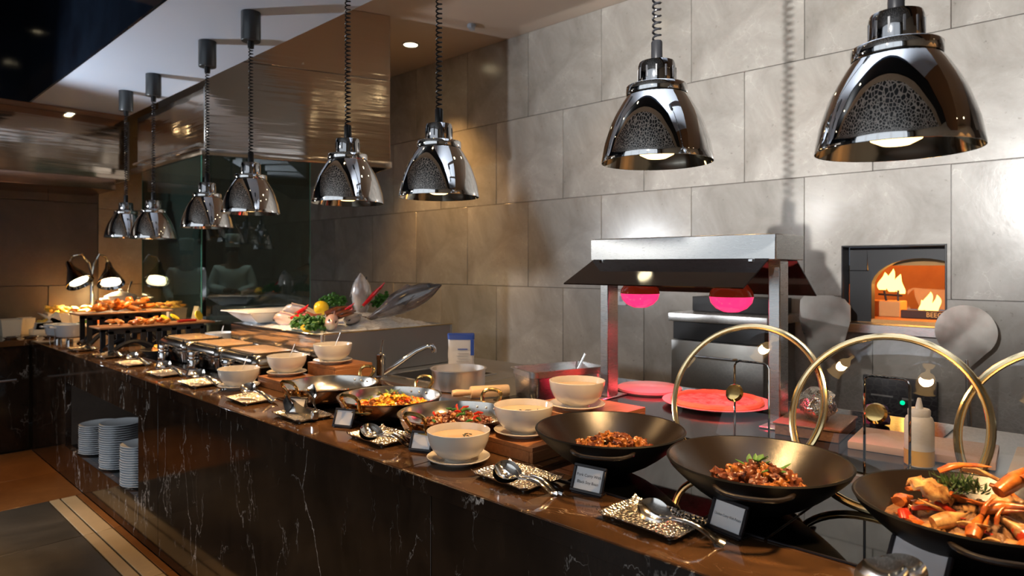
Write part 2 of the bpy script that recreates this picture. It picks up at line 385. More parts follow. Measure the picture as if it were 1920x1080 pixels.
def loft(sections, seg=12):
    # sections: (centre, ry, rz) along x-ish path with elliptical rings in the YZ plane
    v, f = [], []
    for c, a, b in sections:
        v += [(c[0], c[1]+a*math.cos(2*PI*k/seg), c[2]+b*math.sin(2*PI*k/seg)) for k in range(seg)]
    for i in range(len(sections)-1):
        for k in range(seg):
            k2 = (k+1) % seg; f.append((i*seg+k, i*seg+k2, (i+1)*seg+k2, (i+1)*seg+k))
    f += [tuple(range(seg))[::-1], tuple(range((len(sections)-1)*seg, len(sections)*seg))]
    return v, f

# ------------------------------------------------------------------ object helpers
def mesh_from(name, p, smooth=40):
    me = bpy.data.meshes.new(name); me.from_pydata([(x*K, y*K, z*K) for x, y, z in p[0]], [], p[1])
    me.validate(); me.update()
    if smooth:
        me.polygons.foreach_set('use_smooth', [True]*len(me.polygons)); me.set_sharp_from_angle(angle=math.radians(smooth))
    return me
def place(o, loc, rot, parent):
    if parent is None: o.location = W(*loc)
    else: o.parent = parent; o.location = Vector(loc)*K
    if isinstance(rot, (int, float)): o.rotation_euler = (0, 0, rot)
    else: o.rotation_euler = rot
def obj(name, p, m, parent=None, loc=None, rot=0, smooth=40, label=None):
    me = p if isinstance(p, bpy.types.Mesh) else mesh_from(name, p, smooth)
    o = bpy.data.objects.new(name, me); COL.objects.link(o)
    if m: 
        if not me.materials: me.materials.append(MATS[m])
    if loc is None: loc = (0, 0, 0)
    place(o, loc, rot, parent)
    if label: o['label'] = label
    return o
def tag(o, label, cat, group=None, kind=None):
    o['label'] = label; o['category'] = cat
    if group: o['group'] = group
    if kind: o['kind'] = kind
    return o
def thing(name, label, cat, loc=(0, 0, 0), rot=0, group=None):
    o = bpy.data.objects.new(name, None); COL.objects.link(o); o.empty_display_size = 0.05
    place(o, loc, rot, None); return tag(o, label, cat, group)
def struct(name, p, m, label=None, loc=(0, 0, 0), smooth=40):
    o = obj(name, p, m, None, loc, 0, smooth); o['kind'] = 'structure'
    if label: o['label'] = label
    o['category'] = name.split('_')[0]
    return o
def dup(root, loc, rot=0, label=None, group=None):
    r = root.copy(); COL.objects.link(r); place(r, loc, rot, None)
    if label: r['label'] = label
    if group: r['group'] = group
    for ch in list(root.children):
        c = ch.copy(); COL.objects.link(c); c.parent = r
        for g in ch.children:
            d = g.copy(); COL.objects.link(d); d.parent = c
    return r
def text_pts(s, size, align='CENTER', font_scale=1.0):
    cu = bpy.data.curves.new('t', 'FONT'); cu.body = s; cu.size = size; cu.align_x = align; cu.align_y = 'CENTER'; cu.extrude = size*0.01; cu.resolution_u = 2
    o = bpy.data.objects.new('t', cu); COL.objects.link(o)
    dg = bpy.context.evaluated_depsgraph_get(); me = bpy.data.meshes.new_from_object(o.evaluated_get(dg))
    p = ([tuple(v.co) for v in me.vertices], [tuple(f.vertices) for f in me.polygons])
    bpy.data.objects.remove(o); bpy.data.curves.remove(cu); bpy.data.meshes.remove(me); return p
def skin_pts(verts, edges, radii, sub=2, root=0):
    me = bpy.data.meshes.new('s'); me.from_pydata(verts, edges, []); o = bpy.data.objects.new('s', me); COL.objects.link(o)
    m = o.modifiers.new('k', 'SKIN'); m.use_smooth_shade = True
    for i, sv in enumerate(me.skin_vertices[0].data):
        r = radii[i]; sv.radius = r if isinstance(r, tuple) else (r, r); sv.use_root = (i == root)
    s = o.modifiers.new('b', 'SUBSURF'); s.levels = sub; s.render_levels = sub
    dg = bpy.context.evaluated_depsgraph_get(); e = bpy.data.meshes.new_from_object(o.evaluated_get(dg))
    p = ([tuple(v.co) for v in e.vertices], [tuple(f.vertices) for f in e.polygons])
    bpy.data.objects.remove(o); bpy.data.meshes.remove(me); bpy.data.meshes.remove(e); return p
rnd = random.Random(7)

# ================================================================== THE SETTING
WX = 3.75            # face of the back wall
CEIL = 3.17; SOF = 2.53
struct('floor', box(-4.6, 4.2, -3.2, 9.2, Z0-0.06, Z0-0.008), 'floor_stone', 'dark grey polished stone floor')
FLOOR = bpy.data.objects['floor']
# large floor slabs and the pale double border that runs along the counter
def slab(x0, x1, y0, y1, m, nm='floor_slab'):
    obj(nm, box(x0+.002, x1-.002, y0+.002, y1-.002, Z0-0.008, Z0, 0.0015), m, FLOOR)
FLOOR_REL = Z0
for y in range(9):
    y0 = -0.45+y*0.65; y1 = min(y0+.65, 4.08) if y == 6 else y0+.65
    if y <= 6:
        slab(0.952, 0.985, y0, y1, 'amber_glow_stone', 'border_slab'); slab(0.882, 0.950, y0, y1, 'border_stone', 'border_slab'); slab(0.83, 0.878, y0, y1, 'border_stone', 'border_slab')
        for x in range(3): slab(0.828-0.65*(x+1), 0.828-0.65*x, y0, y1, 'floor_stone')
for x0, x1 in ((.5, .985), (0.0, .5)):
    slab(x0, x1, 4.08, 4.62, 'amber_glow_stone'); slab(x0, x1, 4.62, 5.3, 'amber_glow_stone')  # warm reflection at the far end, held in the slab colour
for c in FLOOR.children: c.location = (0, 0, 0)

# back wall with a rectangular opening for the oven, clad in limestone tiles in running bond
OY0, OY1, OZ0, OZ1 = 0.70, 1.175, 1.07, 1.502
wb = join(box(WX+.012, WX+.06, -3.2, OY0, Z0, CEIL), box(WX+.012, WX+.06, OY1, 9.2, Z0, CEIL),
          box(WX+.012, WX+.06, OY0, OY1, Z0, OZ0), box(WX+.012, WX+.06, OY0, OY1, OZ1, CEIL))
wall = struct('wall_back', wb, 'dark_stone', 'tall wall of grey-beige limestone tiles behind the counter')
TW, TH = 0.6825, 0.647
tile_mesh = {}
def tile(y0, y1, z0, z1, par=wall, m='limestone', plane=WX, axis='x', nm='tile'):
    k = (round(y1-y0, 4), round(z1-z0, 4), m, axis)
    if k not in tile_mesh:
        a, b = (y1-y0)/2-.0016, (z1-z0)/2-.0016
        p = box(0, .012, -a, a, -b, b, 0.002) if axis == 'x' else box(-a, a, 0, .012, -b, b, 0.002)
        tile_mesh[k] = mesh_from('tile', p); tile_mesh[k].materials.append(MATS[m])
    c = ((plane, (y0+y1)/2, (z0+z1)/2) if axis == 'x' else ((y0+y1)/2, plane, (z0+z1)/2))
    return obj(nm, tile_mesh[k], m, par, c)
zrows = [1.235-2*TH, 1.235-TH, 1.235, 1.235+TH, 1.235+2*TH, CEIL]
for ri in range(5):
    z0, z1 = max(zrows[ri], Z0), zrows[ri+1]
    off = 0.684 if ri % 2 == 0 else 0.684+TW/2
    for k in range(-4, 12):
        y0, y1 = off+k*TW, off+(k+1)*TW
        y1 = min(y1, 9.0)
        if y1-y0 < .05: continue
        if y0 < OY1 and y1 > OY0 and z0 < OZ1 and z1 > OZ0:
            ps = []
            for a, b, c, d in ((y0, min(y1, OY0), z0, z1), (max(y0, OY1), y1, z0, z1), (max(y0, OY0), min(y1, OY1), OZ1, z1), (max(y0, OY0), min(y1, OY1), z0, OZ0)):
                g = lambda v, e, s: v+s*.0016 if abs(v-e) < 1e-6 else v
                if b-a > .01 and d-c > .01: ps.append(box(WX, WX+.012, g(a, y0, 1), g(b, y1, -1), g(c, z0, 1), g(d, z1, -1)))
            obj('tile', join(*ps), 'limestone', wall)
        else: tile(y0, y1, z0, z1)

# end of the room: dark stone left, tan polished stone beside the glass, kitchen end behind
we = struct('wall_end', box(-4.6, 1.60, 6.215, 6.27, Z0, SOF), 'dark_stone', 'dark brown stone wall at the far end')
for r in range(4):
    z0 = [0.19, 0.62, 1.24, 1.90][r]; z1 = [0.62, 1.24, 1.90, 2.53][r]
    for k in range(9): tile(1.598-0.68*(k+1)+(0.34 if r % 2 else 0) if k or r % 2 == 0 else 1.598-0.34, min(1.598, 1.598-0.68*k+(0.34 if r % 2 else 0)), z0, z1, we, 'dark_stone', 6.2, 'y')
wt = struct('wall_pier', box(1.60, 2.06, 6.215, 6.5, Z0, 3.0), 'dark_stone', 'tan polished stone pier beside the kitchen glass')
for r in range(5):
    z0 = [0.19, 0.62, 1.24, 1.86, 2.48][r]; z1 = [0.62, 1.24, 1.86, 2.48, 3.0][r]
    tile(1.602, 2.06, z0, z1, wt, 'tan_stone', 6.2, 'y')
struct('wall_kitchen', box(1.6, 3.76, 9.0, 9.05, Z0, CEIL), 'dark_stone', 'dark far wall of the kitchen behind the glass')
struct('wall_near', box(-4.6, 3.76, -3.2, -3.15, Z0, CEIL+.4), 'tan_wall', 'tan wall at the near end of the room')

# ceilings: main ceiling behind the soffit, the soffit with its glossy dark front, dining-room lattice
struct('ceiling', box(1.645, WX+.06, -3.2, 9.2, CEIL, CEIL+.05), 'warm_ceiling', 'pale brown painted ceiling above the cooking area')
sof = struct('trim_1', join(box(1.035, 1.645, -.35, 5.6, SOF, SOF+.64), box(-4.6, 1.645, 5.6, 6.3, SOF, SOF+.64)), 'white_paint', 'white painted dropped soffit over the buffet counter')
struct('trim_6', box(1.035, 1.645, -3.2, -.351, SOF, SOF+.64), 'brown_panel', 'brown end of the dropped soffit')
bh = struct('trim_2', join(box(1.022, 1.034, -3.2, 5.6, SOF-.006, SOF+.9)), 'dark_glass', 'glossy black bulkhead facing above the counter')
struct('trim_3', box(-4.6, 1.034, 5.588, 5.6, SOF-.006, SOF+.9), 'dark_glass', 'glossy black bulkhead facing at the far corner')
struct('trim_4', box(-4.6, 1.645, 5.6, 6.215, SOF-.012, SOF-.001), 'brown_panel', 'dark brown soffit board at the far end')
struct('ceiling_dining', box(0.42, 1.03, -3.2, 5.6, SOF+.9, SOF+.95), 'black_paint', 'black ceiling in front of the counter')
struct('ceiling_lattice', box(-4.6, 0.18, -3.2, 5.6, SOF+.9, SOF+.95), 'lattice', 'ceiling of pale lattice over the dining room')
struct('trim_5', box(0.18, 0.42, -3.2, 5.6, SOF+.88, SOF+.95), 'tan_wall', 'beige border strip of the lattice ceiling')
# window wall of the dining room, behind the photographer
ww = [box(-3.4, -3.3, -3.2, 5.6, Z0, 0.55), box(-3.4, -3.3, -3.2, 5.6, 3.30, SOF+.95)]
for i in range(7): ww.append(box(-3.4, -3.3, -3.2+i*1.4, -3.0+i*1.4, 0.55, 3.30))
struct('wall_windows', join(*ww), 'brown_panel', 'dining room wall with tall windows')
for i in range(6):
    y0 = -3.0+i*1.4; y1 = y0+1.2
    w = struct('window_%d' % (i+1), join(box(-3.33, -3.30, y0, y0+.03, .55, 3.30), box(-3.33, -3.30, y1-.03, y1, .55, 3.30), box(-3.33, -3.30, y0, y1, 1.5, 1.54)), 'black_paint', 'tall dining room window with dark frame')
    obj('pane', box(-3.32, -3.315, y0, y1, .55, 3.30), 'lid_glass', w)
for nm in ('dining_wall',):
    struct('wall_left', box(-4.6, 1.03, 5.6, 5.61, SOF, SOF+.95), 'black_paint', 'dark upper wall at the end of the dining room')

# recessed downlights and small ceiling fittings
def downlight(x, y, z, r, label, on=True, energy=6, cone=1.5, tint=(1.0, .54, .18)):
    d = thing('downlight', label, 'ceiling light', (x, y, z-.004))
    obj('trim_ring', lathe([(r*.86, 0.0), (r*.9, -.004), (r*1.12, -.004), (r*1.14, .003), (r*.86, .003)], 28), 'white_paint', d)
    obj('lens', lathe([(0, .002), (r*.87, .002), (r*.87, .0005), (0, .0005)], 28), 'downlight_glow' if on else 'white_paint', d)
    if on:
        ld = bpy.data.lights.new('downlight_lamp', 'SPOT'); ld.energy = energy; ld.color = tint; ld.spot_size = cone; ld.spot_blend = .7; ld.shadow_soft_size = .04
        lo = bpy.data.objects.new('downlight_lamp', ld); COL.objects.link(lo); lo.parent = d; lo.location = (0, 0, -.012)
    return d
dx, dy = atz(770, 83, CEIL); downlight(dx, dy, CEIL, .062, 'bright round downlight in the brown ceiling beside the steel hood', energy=260)
downlight(3.217, 2.60, CEIL, .062, 'round downlight in the brown ceiling above the heat lamp station', energy=30)
downlight(3.2, 1.30, CEIL, .062, 'round downlight in the brown ceiling above the oven', energy=15)
downlight(1.95, -2.75, CEIL, .062, 'added unseen downlight by the tan wall behind the photographer, left', energy=420, cone=.9)  # this pair is added out of view to give the hood golden streaks
downlight(2.75, -2.75, CEIL, .062, 'added unseen downlight by the tan wall behind the photographer, right', energy=420, cone=.9)
for yy, lab in ((1.7, 'near'), (2.9, 'middle'), (4.2, 'far')): downlight(.70, yy, SOF+.9, .05, 'added warm downlight in the black ceiling over the walkway, '+lab+' one', energy=150, cone=.75)  # unseen fittings, added to warm the floor along the counter
downlight(2.15, 0.7, CEIL, .075, 'round downlight in the brown ceiling over the woks', energy=12)
downlight(2.55, 1.5, CEIL, .075, 'round downlight in the brown ceiling over the work table', energy=12)
dx, dy = atz(196, 191, SOF-.012); downlight(1.30, 5.72, SOF-.012, .03, 'small lit downlight in the dark soffit at the far end', energy=5)
downlight(0.75, 5.85, SOF-.012, .03, 'small unlit downlight in the dark soffit at far left', on=False)
downlight(2.9, 7.0, CEIL, .06, 'downlight in the kitchen ceiling behind the glass', energy=60, cone=.95, tint=(.9, .97, 1.0))
downlight(2.9, 8.0, CEIL, .06, 'downlight at the kitchen end behind the cooks', energy=60, cone=.95, tint=(.9, .97, 1.0))
dx, dy = atz(884, 46, CEIL)
sd = thing('motion_sensor', 'small white sensor fitting on the brown ceiling', 'sensor', (dx, dy, CEIL), .5)
obj('base', lathe([(0, 0), (.03, 0), (.03, -.012), (.02, -.02), (0, -.02)], 16), 'white_paint', sd)
obj('head', box(-.05, .03, -.018, .018, -.038, -.014, .006), 'white_paint', sd)

# ------------------------------------------------------------------ steel hood over the kitchen with its glass screen
HZ = 2.086
hA, hB, hC = Vector((1.66, 4.26)), Vector((2.82, 3.87)), Vector((1.66, 5.60))
hood = thing('extractor_hood', 'big polished steel extractor hood hanging behind the lamps', 'hood', (1.66, 4.26, HZ))
hang = math.atan2(hB.y-hA.y, hB.x-hA.x); hl = (hB-hA).length
RF = R(hang)
obj('front_panel', xf(box(0.035, hl-.002, .03, .05, 0.045, .62, .002), RF), 'steel_hood', hood)
obj('upper_panel', xf(box(0.035, hl-.002, .03, .05, .624, 1.082, .002), RF), 'steel_hood', hood)
obj('end_panel', xf(box(hl-.022, hl-.002, .052, 1.3, .0, 1.082, .002), RF), 'steel_hood', hood)
obj('side_panel', box(.05, .07, .04, 1.34, .05, .44, .002), 'steel_hood', hood)
obj('corner_strip', box(.034, .05, .03, .05, .05, .44, .003), 'steel_brushed', hood)
obj('front_lip', xf(box(0.0, hl, .0, .028, 0.0, .044, .004), RF), 'steel_hood', hood)
obj('side_lip', box(-.0, .028, .02, 1.34, 0.0, .044, .004), 'steel_hood', hood)
obj('hanging_rail', tube([(.01, .04, .075), (.01, .7, .075), (.01, 1.3, .075)], .008, 8), 'steel_brushed', hood)
for yy in (.08, .65, 1.25): obj('rail_bracket', box(.004, .05, yy, yy+.014, .066, .084, .002), 'steel_brushed', hood)
obj('underside', prism([(.03, .06), (hl*C_*1.0+.23, -.33), (1.5, 1.3), (.03, 1.3)], .03, .042), 'steel_dull', hood)
for xx in (.3, .62, .94): obj('seam_bolt', xf(tube([(xx, .03, .66), (xx, .022, .66)], .006, 8), RF), 'steel_brushed', hood)

scr = thing('glass_screen', 'tall greenish glass screen in front of the kitchen', 'glass screen', (1.66, 4.26, .91))
obj('pane', xf(box(0.03, .66, .008, .018, 0.0, 1.174), RF), 'pane_glass', scr, smooth=0)
obj('pane_edge', xf(box(.6605, .664, .007, .019, 0.0, 1.174), RF), 'pane_edge', scr)
obj('pane', box(.008, .018, .03, 1.10, 0.0, 1.174), 'pane_glass', scr, smooth=0)
obj('pane_edge', box(.007, .019, 1.1005, 1.104, 0.0, 1.174), 'pane_edge', scr)
obj('corner_edge', box(.010, .016, .019, .025, 0.0, 1.174), 'pane_edge', scr)
obj('pane_clip', box(.0, .03, 0.55, .59, .12, .19, .003), 'cool_china', scr)

# second hood on the far wall
h2 = thing('extractor_hood', 'steel extractor hood on the dark wall at far left', 'hood', (0.2, 6.19, 1.96))
obj('body', box(-1.5, 1.48, -.45, 0, .10, .557, .004), 'steel_hood', h2)
obj('lip', box(-1.6, 1.36, -.60, 0.0, 0.0, .085, .006), 'copper_dark', h2)
obj('corner_panel', box(1.482, 1.498, -.44, 0, .10, .557, .003), 'steel_brushed', h2)

# ------------------------------------------------------------------ the buffet counter
FX = 0.975
ctr = thing('buffet_counter', 'long buffet counter faced in dark brown veined marble', 'counter', (FX, 0, Z0))
Z = lambda z: z-Z0
NZ0, NZ1, NY0, NY1 = 0.372, 0.735, 3.22, 4.455
SEAM = atX(297, 740, FX+.012)[1]
def slabp(nm, y0, y1, z0, z1, m='marble_front'): return obj(nm, box(.010, .04, y0+.0012, y1-.0012, Z(z0), Z(z1), .001), m, ctr)
slabp('front_panel', -1.0, 1.2, Z0+.002, .871); slabp('front_panel', 1.2, SEAM, Z0+.002, .871)
slabp('front_panel', SEAM, NY0, Z0+.002, .871)
slabp('front_panel', NY1, 5.30, Z0+.002, .871); slabp('lintel_panel', NY0, NY1, NZ1, .871); slabp('plinth_panel', NY0, NY1, Z0+.002, NZ0)
obj('niche_shelf', box(.04, .55, NY0-.02, NY1+.02, Z(NZ0-.03), Z(NZ0)), 'black_glass', ctr)
obj('niche_back', box(.55, .57, NY0-.02, NY1+.02, Z(NZ0), Z(.87)), 'dark_stone', ctr)
for yy in (NY0-.02, NY1): obj('niche_side', box(.041, .55, yy, yy+.02, Z(NZ0), Z(.87)), 'dark_stone', ctr)
obj('niche_ceiling', box(.041, .55, NY0, NY1, Z(NZ1+.03), Z(NZ1+.05)), 'dark_stone', ctr)
for y0, y1 in ((-1.0, 1.3), (1.3, 3.3), (3.3, 5.30)):
    obj('worktop', box(0, .70, y0, y1-.0012, Z(.873), Z(.91), .002), 'marble_top', ctr)
    obj('edge_strip', box(-.004, -.0003, y0, y1-.0012, Z(.873), Z(.909), .0008), 'marble_front', ctr)
obj('worktop', box(0.0, .70, 5.30, 6.19, Z(.873), Z(.91), .002), 'marble_top', ctr)
bk = thing('work_table', 'stainless steel work table behind the buffet', 'table', (1.677, 0, Z0))
obj('tabletop', box(0, .75, -1.0, 2.02, Z(.875), Z(.909), .004), 'steel_dull', bk)
obj('tabletop', box(0, .75, 2.024, 4.0, Z(.875), Z(.909), .004), 'steel_dull', bk)
obj('cabinet', box(.02, .70, -1.0, 4.0, .05, Z(.874)), 'steel_dull', bk)
for yy in (-.9, 1.4, 3.9): obj('leg', tube([(.7, yy, 0), (.7, yy, .06)], .02, 8), 'steel_dull', bk)
ec = thing('end_counter', 'dark marble counter turning left at the far end', 'counter', (-1.2, 5.31, Z0))
obj('worktop', box(0, 2.173, 0, .87, Z(.873), Z(.91), .002), 'marble_top', ec)
obj('front_panel', box(0, 1.2, .012, .04, .002, Z(.871)), 'marble_front', ec); obj('front_panel', box(1.2012, 2.173, .012, .04, .002, Z(.871)), 'marble_front', ec)
obj('steel_rail', tube([(.6, -.03, Z(.66)), (2.1, -.03, Z(.66))], .008, 8), 'steel_dull', ec)
# induction hobs let into the worktop
def hob(x0, x1, y0, y1, label):
    h = thing('induction_hob', label, 'hob', (x0, y0, .91))
    obj('glass', box(0, x1-x0, 0, y1-y0, 0.0003, .0035, .001), 'black_glass', h)
    obj('front_trim', box(-.004, -.0002, 0, y1-y0, 0.0003, .004, .0008), 'frame_black', h)
hob(1.172, 1.60, -.6, .49, 'black glass induction hob under the crab wok')
hob(1.172, 1.60, .495, 1.06, 'black glass induction hob under the two curry woks')
hob(1.172, 1.60, 1.345, 2.31, 'black glass induction hob under the three copper pans')
hob(1.20, 1.50, 2.64, 3.84, 'black glass hob under the chafing dishes')

# ================================================================== PENDANT HEAT LAMPS
def coil(z0, z1, r=.0088, wr=.0026, pitch=.0145):
    n = int((z1-z0)/pitch); pts = []
    for i in range(n*10+1):
        a = 2*PI*i/10; pts.append((r*math.cos(a), r*math.sin(a), z0+(z1-z0)*i/(n*10)))
    return tube(pts, wr, 5)
BELL = [(.1245, 0), (.1250, .0015), (.1226, .0155), (.1175, .042), (.111, .063), (.1025, .088), (.092, .110), (.078, .1345), (.070, .146), (.067, .1505)]
def pendant(x, y, z, label):
    t = thing('heat_lamp', label, 'heat lamp', (x, y, z), group='pendant heat lamps over the buffet')
    outer = BELL+[(.0, .1506)]
    inner = [(r-.0016, h) for r, h in BELL[1:]]
    sh = obj('shade', lathe([(.1236, .0)]+BELL+[(.03, .151)], 48), 'chrome', t)
    obj('reflector', lathe([(.1234, .0004)]+[(r-.0022, h-.0012) for r, h in BELL[2:]]+[(.0, .147)], 40), 'chrome_warm', t)
    obj('collar', lathe([(.05, .1515), (.0675, .1515), (.0685, .153), (.0685, .170), (.067, .172), (.042, .1725), (.042, .1515)], 40), 'chrome', t)
    cp = obj('cap', lathe([(.041, .1728), (.0425, .176), (.0415, .218), (.039, .226), (.030, .2285), (0, .229)], 36), 'black_chrome', t)
    sl = []
    for i in range(12): sl.append(xf(box(.0405, .0428, -.0016, .0016, .186, .212), R(2*PI*i/12)))
    obj('vent_slots', join(*sl), 'matte_black', cp)['kind'] = 'stuff'
    obj('stem', lathe([(0, .2292), (.0128, .2292), (.0125, .272), (.011, .275), (0, .275)], 20), 'cord_black', t)
    obj('cord', coil(.276, SOF-.155-z), 'cord_black', t)
    obj('ceiling_canopy', lathe([(0, SOF-.13-z), (.040, SOF-.13-z), (.042, SOF-.126-z), (.042, SOF-.001-z), (0, SOF-.001-z)], 28), 'canopy_metal', t)
    obj('strain_relief', lathe([(0, SOF-.16-z), (.013, SOF-.16-z), (.015, SOF-.131-z), (0, SOF-.131-z)], 16), 'cord_black', t)
    b = obj('bulb', lathe([(0, .008), (.022, .010), (.038, .018), (.044, .032), (.038, .056), (.024, .085), (.014, .105), (.013, .146)], 28), 'bulb_glow', t)
    ld = bpy.data.lights.new('heat_lamp_beam', 'SPOT'); ld.energy = 52; ld.color = (1.0, .60, .26); ld.spot_size = math.radians(118); ld.spot_blend = .85; ld.shadow_soft_size = .045
    lo = bpy.data.objects.new('heat_lamp_beam', ld); COL.objects.link(lo); lo.parent = t; lo.location = (0, 0, .004*K)
    return t
LAMPS = [(1.242, .304, 1.590, 'nearest pendant heat lamp, polished bell at upper right of the picture'),
         (1.318, .806, 1.632, 'pendant heat lamp hanging in front of the bare stone wall, second from the right'),
         (1.340, 1.594, 1.610, 'pendant heat lamp just right of the steel hood edge, over the copper pans'),
         (1.299, 2.042, 1.617, 'pendant heat lamp hanging against the bright end of the steel hood'),
         (1.349, 2.905, 1.630, 'pendant heat lamp in front of the glass screen, nearer of that pair'),
         (1.372, 3.440, 1.588, 'pendant heat lamp in front of the glass screen, partly hidden by the nearer one'),
         (1.390, 4.270, 1.556, 'pendant heat lamp at far left, right one of the last pair'),
         (1.400, 4.810, 1.578, 'farthest pendant heat lamp, leftmost of the row')]
for a in LAMPS: pendant(*a)

# ================================================================== WOKS, LIDS AND WHAT IS IN THEM
WR = 0.170; WD = .098
def wok(x, y, label, ang):
    t = thing('wok', label, 'wok', (x, y, .9136), ang, group='cast iron woks on the hobs')
    prof = lambda r: WD*(r/WR)**1.9+.006
    rs = [0, .03, .06, .09, .115, .135, .152, .165, WR]
    inn = [(r, prof(r)) for r in rs]
    out = [(WR+.004, prof(WR)-.004)]+[(r+.004, prof(r)-.008 if r > .055 else .0) for r in rs[::-1][1:-1]]+[(0, 0)]
    obj('bowl', lathe(inn, 56), 'wok_iron', t)
    obj('outer_shell', lathe([(WR, prof(WR)), (WR+.003, prof(WR)+.001), (WR+.0055, prof(WR)-.002)]+out, 56), 'wok_outer', t)
    for s in (0, PI):
        pts = []
        for i in range(17):
            u = (i-8)/8; a = s+u*.40; e = 1-abs(u)**3.2
            pts.append(((WR+.002+.030*e)*math.cos(a), (WR+.002+.030*e)*math.sin(a), .092-.004*e))
        obj('handle', tube(pts, [.0055 if 0 < i < 16 else .003 for i in range(17)], 8, flat=.75), 'wok_iron', t)
    return t
W1, W2, W3 = (1.293, .918), (1.290, .561), (1.290, .204)
wok(*W1, 'black cast iron wok holding pork curry, left one of three woks', math.radians(210))
wok(*W2, 'black cast iron wok holding chicken curry, middle one of three woks', math.radians(201))
wok(*W3, 'black cast iron wok heaped with crab at lower right', math.radians(202))
def wz(r): return .9136+WD*(r/WR)**1.9+.006

def glass_lid(x, y, z, lean, yaw, label, slabel, R0=.182):
    # disc stands on edge, normal towards -X (the customers), leaning back
    t = thing('wok_cover', label, 'lid', (x, y, z), (0, 0, yaw), group='glass wok lids standing behind the woks')
    M = R(lean, 'Y') @ R(-PI/2, 'Y')
    dome = [(R0*s, .030*(1-s*s)) for s in (0, .15, .3, .45, .6, .75, .9, 1)]
    obj('glass_dome', xf(lathe(dome, 48), M), 'lid_glass', t)
    ring = [(R0*math.cos(a), R0*math.sin(a), 0) for a in [2*PI*i/64 for i in range(64)]]
    rm = obj('rim', xf(tube(ring, .0058, 8, True), M), 'gold_rim', t)
    obj('rim_bead', xf(tube([((R0-.0075)*math.cos(a), (R0-.0075)*math.sin(a), .003) for a in [2*PI*i/64 for i in range(64)]], .0026, 6, True), M), 'gold_rim', rm)
    obj('knob_stem', xf(lathe([(0, .031), (.009, .031), (.008, .046), (0, .046)], 16), M), 'chrome', t)
    obj('knob', xf(lathe([(0, .044), (.010, .045), (.019, .051), (.021, .057), (.017, .064), (0, .067)], 24), M), 'brass', t)
    s = thing('lid_stand', slabel, 'stand', (x+.062, y+.01, .9136), yaw, group='wire lid stands on the hob')
    w, h = .043, .25
    pts = [(0, w, 0), (0, w, h-.012), (0, w-.004, h-.004), (0, w-.012, h), (0, -w+.012, h), (0, -w+.004, h-.004), (0, -w, h-.012), (0, -w, 0)]
    obj('wire_loop', tube(pts, .0028, 8), 'chrome', s)
    obj('base_wire', tube([(0, w, .0032), (.05, w, .0032), (.065, w-.02, .0032), (.065, -w+.02, .0032), (.05, -w, .0032), (0, -w, .0032)], .003, 8), 'chrome', s)
glass_lid(1.515, .690, 1.084, .40, .0, 'gold-rimmed glass lid standing upright in front of the heat lamp station', 'chrome wire stand behind the lid near the pizza')
glass_lid(1.500, .390, 1.084, .42, .0, 'gold-rimmed glass lid standing upright below the oven mouth', 'chrome wire stand beside the squeeze bottle')
glass_lid(1.515, .085, 1.084, .40, .0, 'gold-rimmed glass lid cut off by the right edge of the picture', 'chrome wire stand at the right edge')

def heap(name, cx, cy, n, rad, mats, label, cat, group, size, seed, zf, flat=.8):
    r = random.Random(seed); shapes = [mesh_from('piece', blob(1*size, .8*size, flat*size, s+seed, .8, 1.9, 3), 60) for s in range(5)]
    for i in range(n):
        a = r.uniform(0, 2*PI); d = rad*math.sqrt(r.random())
        me = shapes[i % 5].copy(); me.materials.append(MATS[mats[i % len(mats)]])
        o = bpy.data.objects.new(name, me); COL.objects.link(o)
        h = zf(d)+size*.5+(1-d/rad)**1.2*r.uniform(.2, 1)*size*1.6
        place(o, (cx+d*math.cos(a), cy+d*math.sin(a), h), (r.uniform(-.6, .6), r.uniform(-.6, .6), r.uniform(0, 6)), None)
        k = r.uniform(.75, 1.25); o.scale = (k, k, k); tag(o, label, cat, group)
def stuff_heap(name, cx, cy, rad, h, m, label, cat, zf, seed):
    g = []
    for i in range(9):
        d = rad*i/8
        g.append([(d*math.cos(2*PI*j/28), d*math.sin(2*PI*j/28), zf(d)+h*(1-(d/rad)**2)*(1+.5*noise.noise(Vector((d*60+seed, j*.9, 0))))-.9136) for j in range(29)])
    v = [p for row in g for p in row]; f = [(i*29+j, i*29+j+1, (i+1)*29+j+1, (i+1)*29+j) for i in range(8) for j in range(28)]
    tag(obj(name, (v, f), m, None, (cx, cy, .9136), smooth=180), label, cat, kind='stuff')
fh = lambda d: .9136+.045+.018*max(0, 1-d/.1)
stuff_heap('curry_sauce', W1[0]+.004, W1[1], .104, .014, 'curry_sauce', 'thick brown sauce under the pork curry pieces', 'sauce', lambda d: .9136+.045 if d < .1 else wz(d), 1)
heap('pork_piece', W1[0]+.012, W1[1]-.0, 52, .09, ['curry_meat', 'curry_meat', 'dark_meat'], 'glazed chunk of pork curry in the left wok', 'meat', 'pork curry pieces', .0125, 3, fh)
stuff_heap('curry_sauce', W2[0]+.004, W2[1], .104, .014, 'curry_sauce', 'thick brown sauce under the chicken curry pieces', 'sauce', lambda d: .9136+.045 if d < .1 else wz(d), 2)
heap('chicken_piece', W2[0]+.012, W2[1]-.004, 52, .09, ['dark_meat', 'curry_meat', 'dark_meat'], 'browned chunk of chicken curry in the middle wok', 'meat', 'chicken curry pieces', .0135, 5, fh)
def leaf(l, w, curl=.3):
    g = []
    for i in range(7):
        s = i/6; ww = w*math.sin(PI*min(1, s*.92+.06))
        g.append([(s*l, ww*q, curl*l*(s*s)*.6+.25*ww*q*q) for q in (-1, -.5, 0, .5, 1)])
    return sheet(g, .0006)
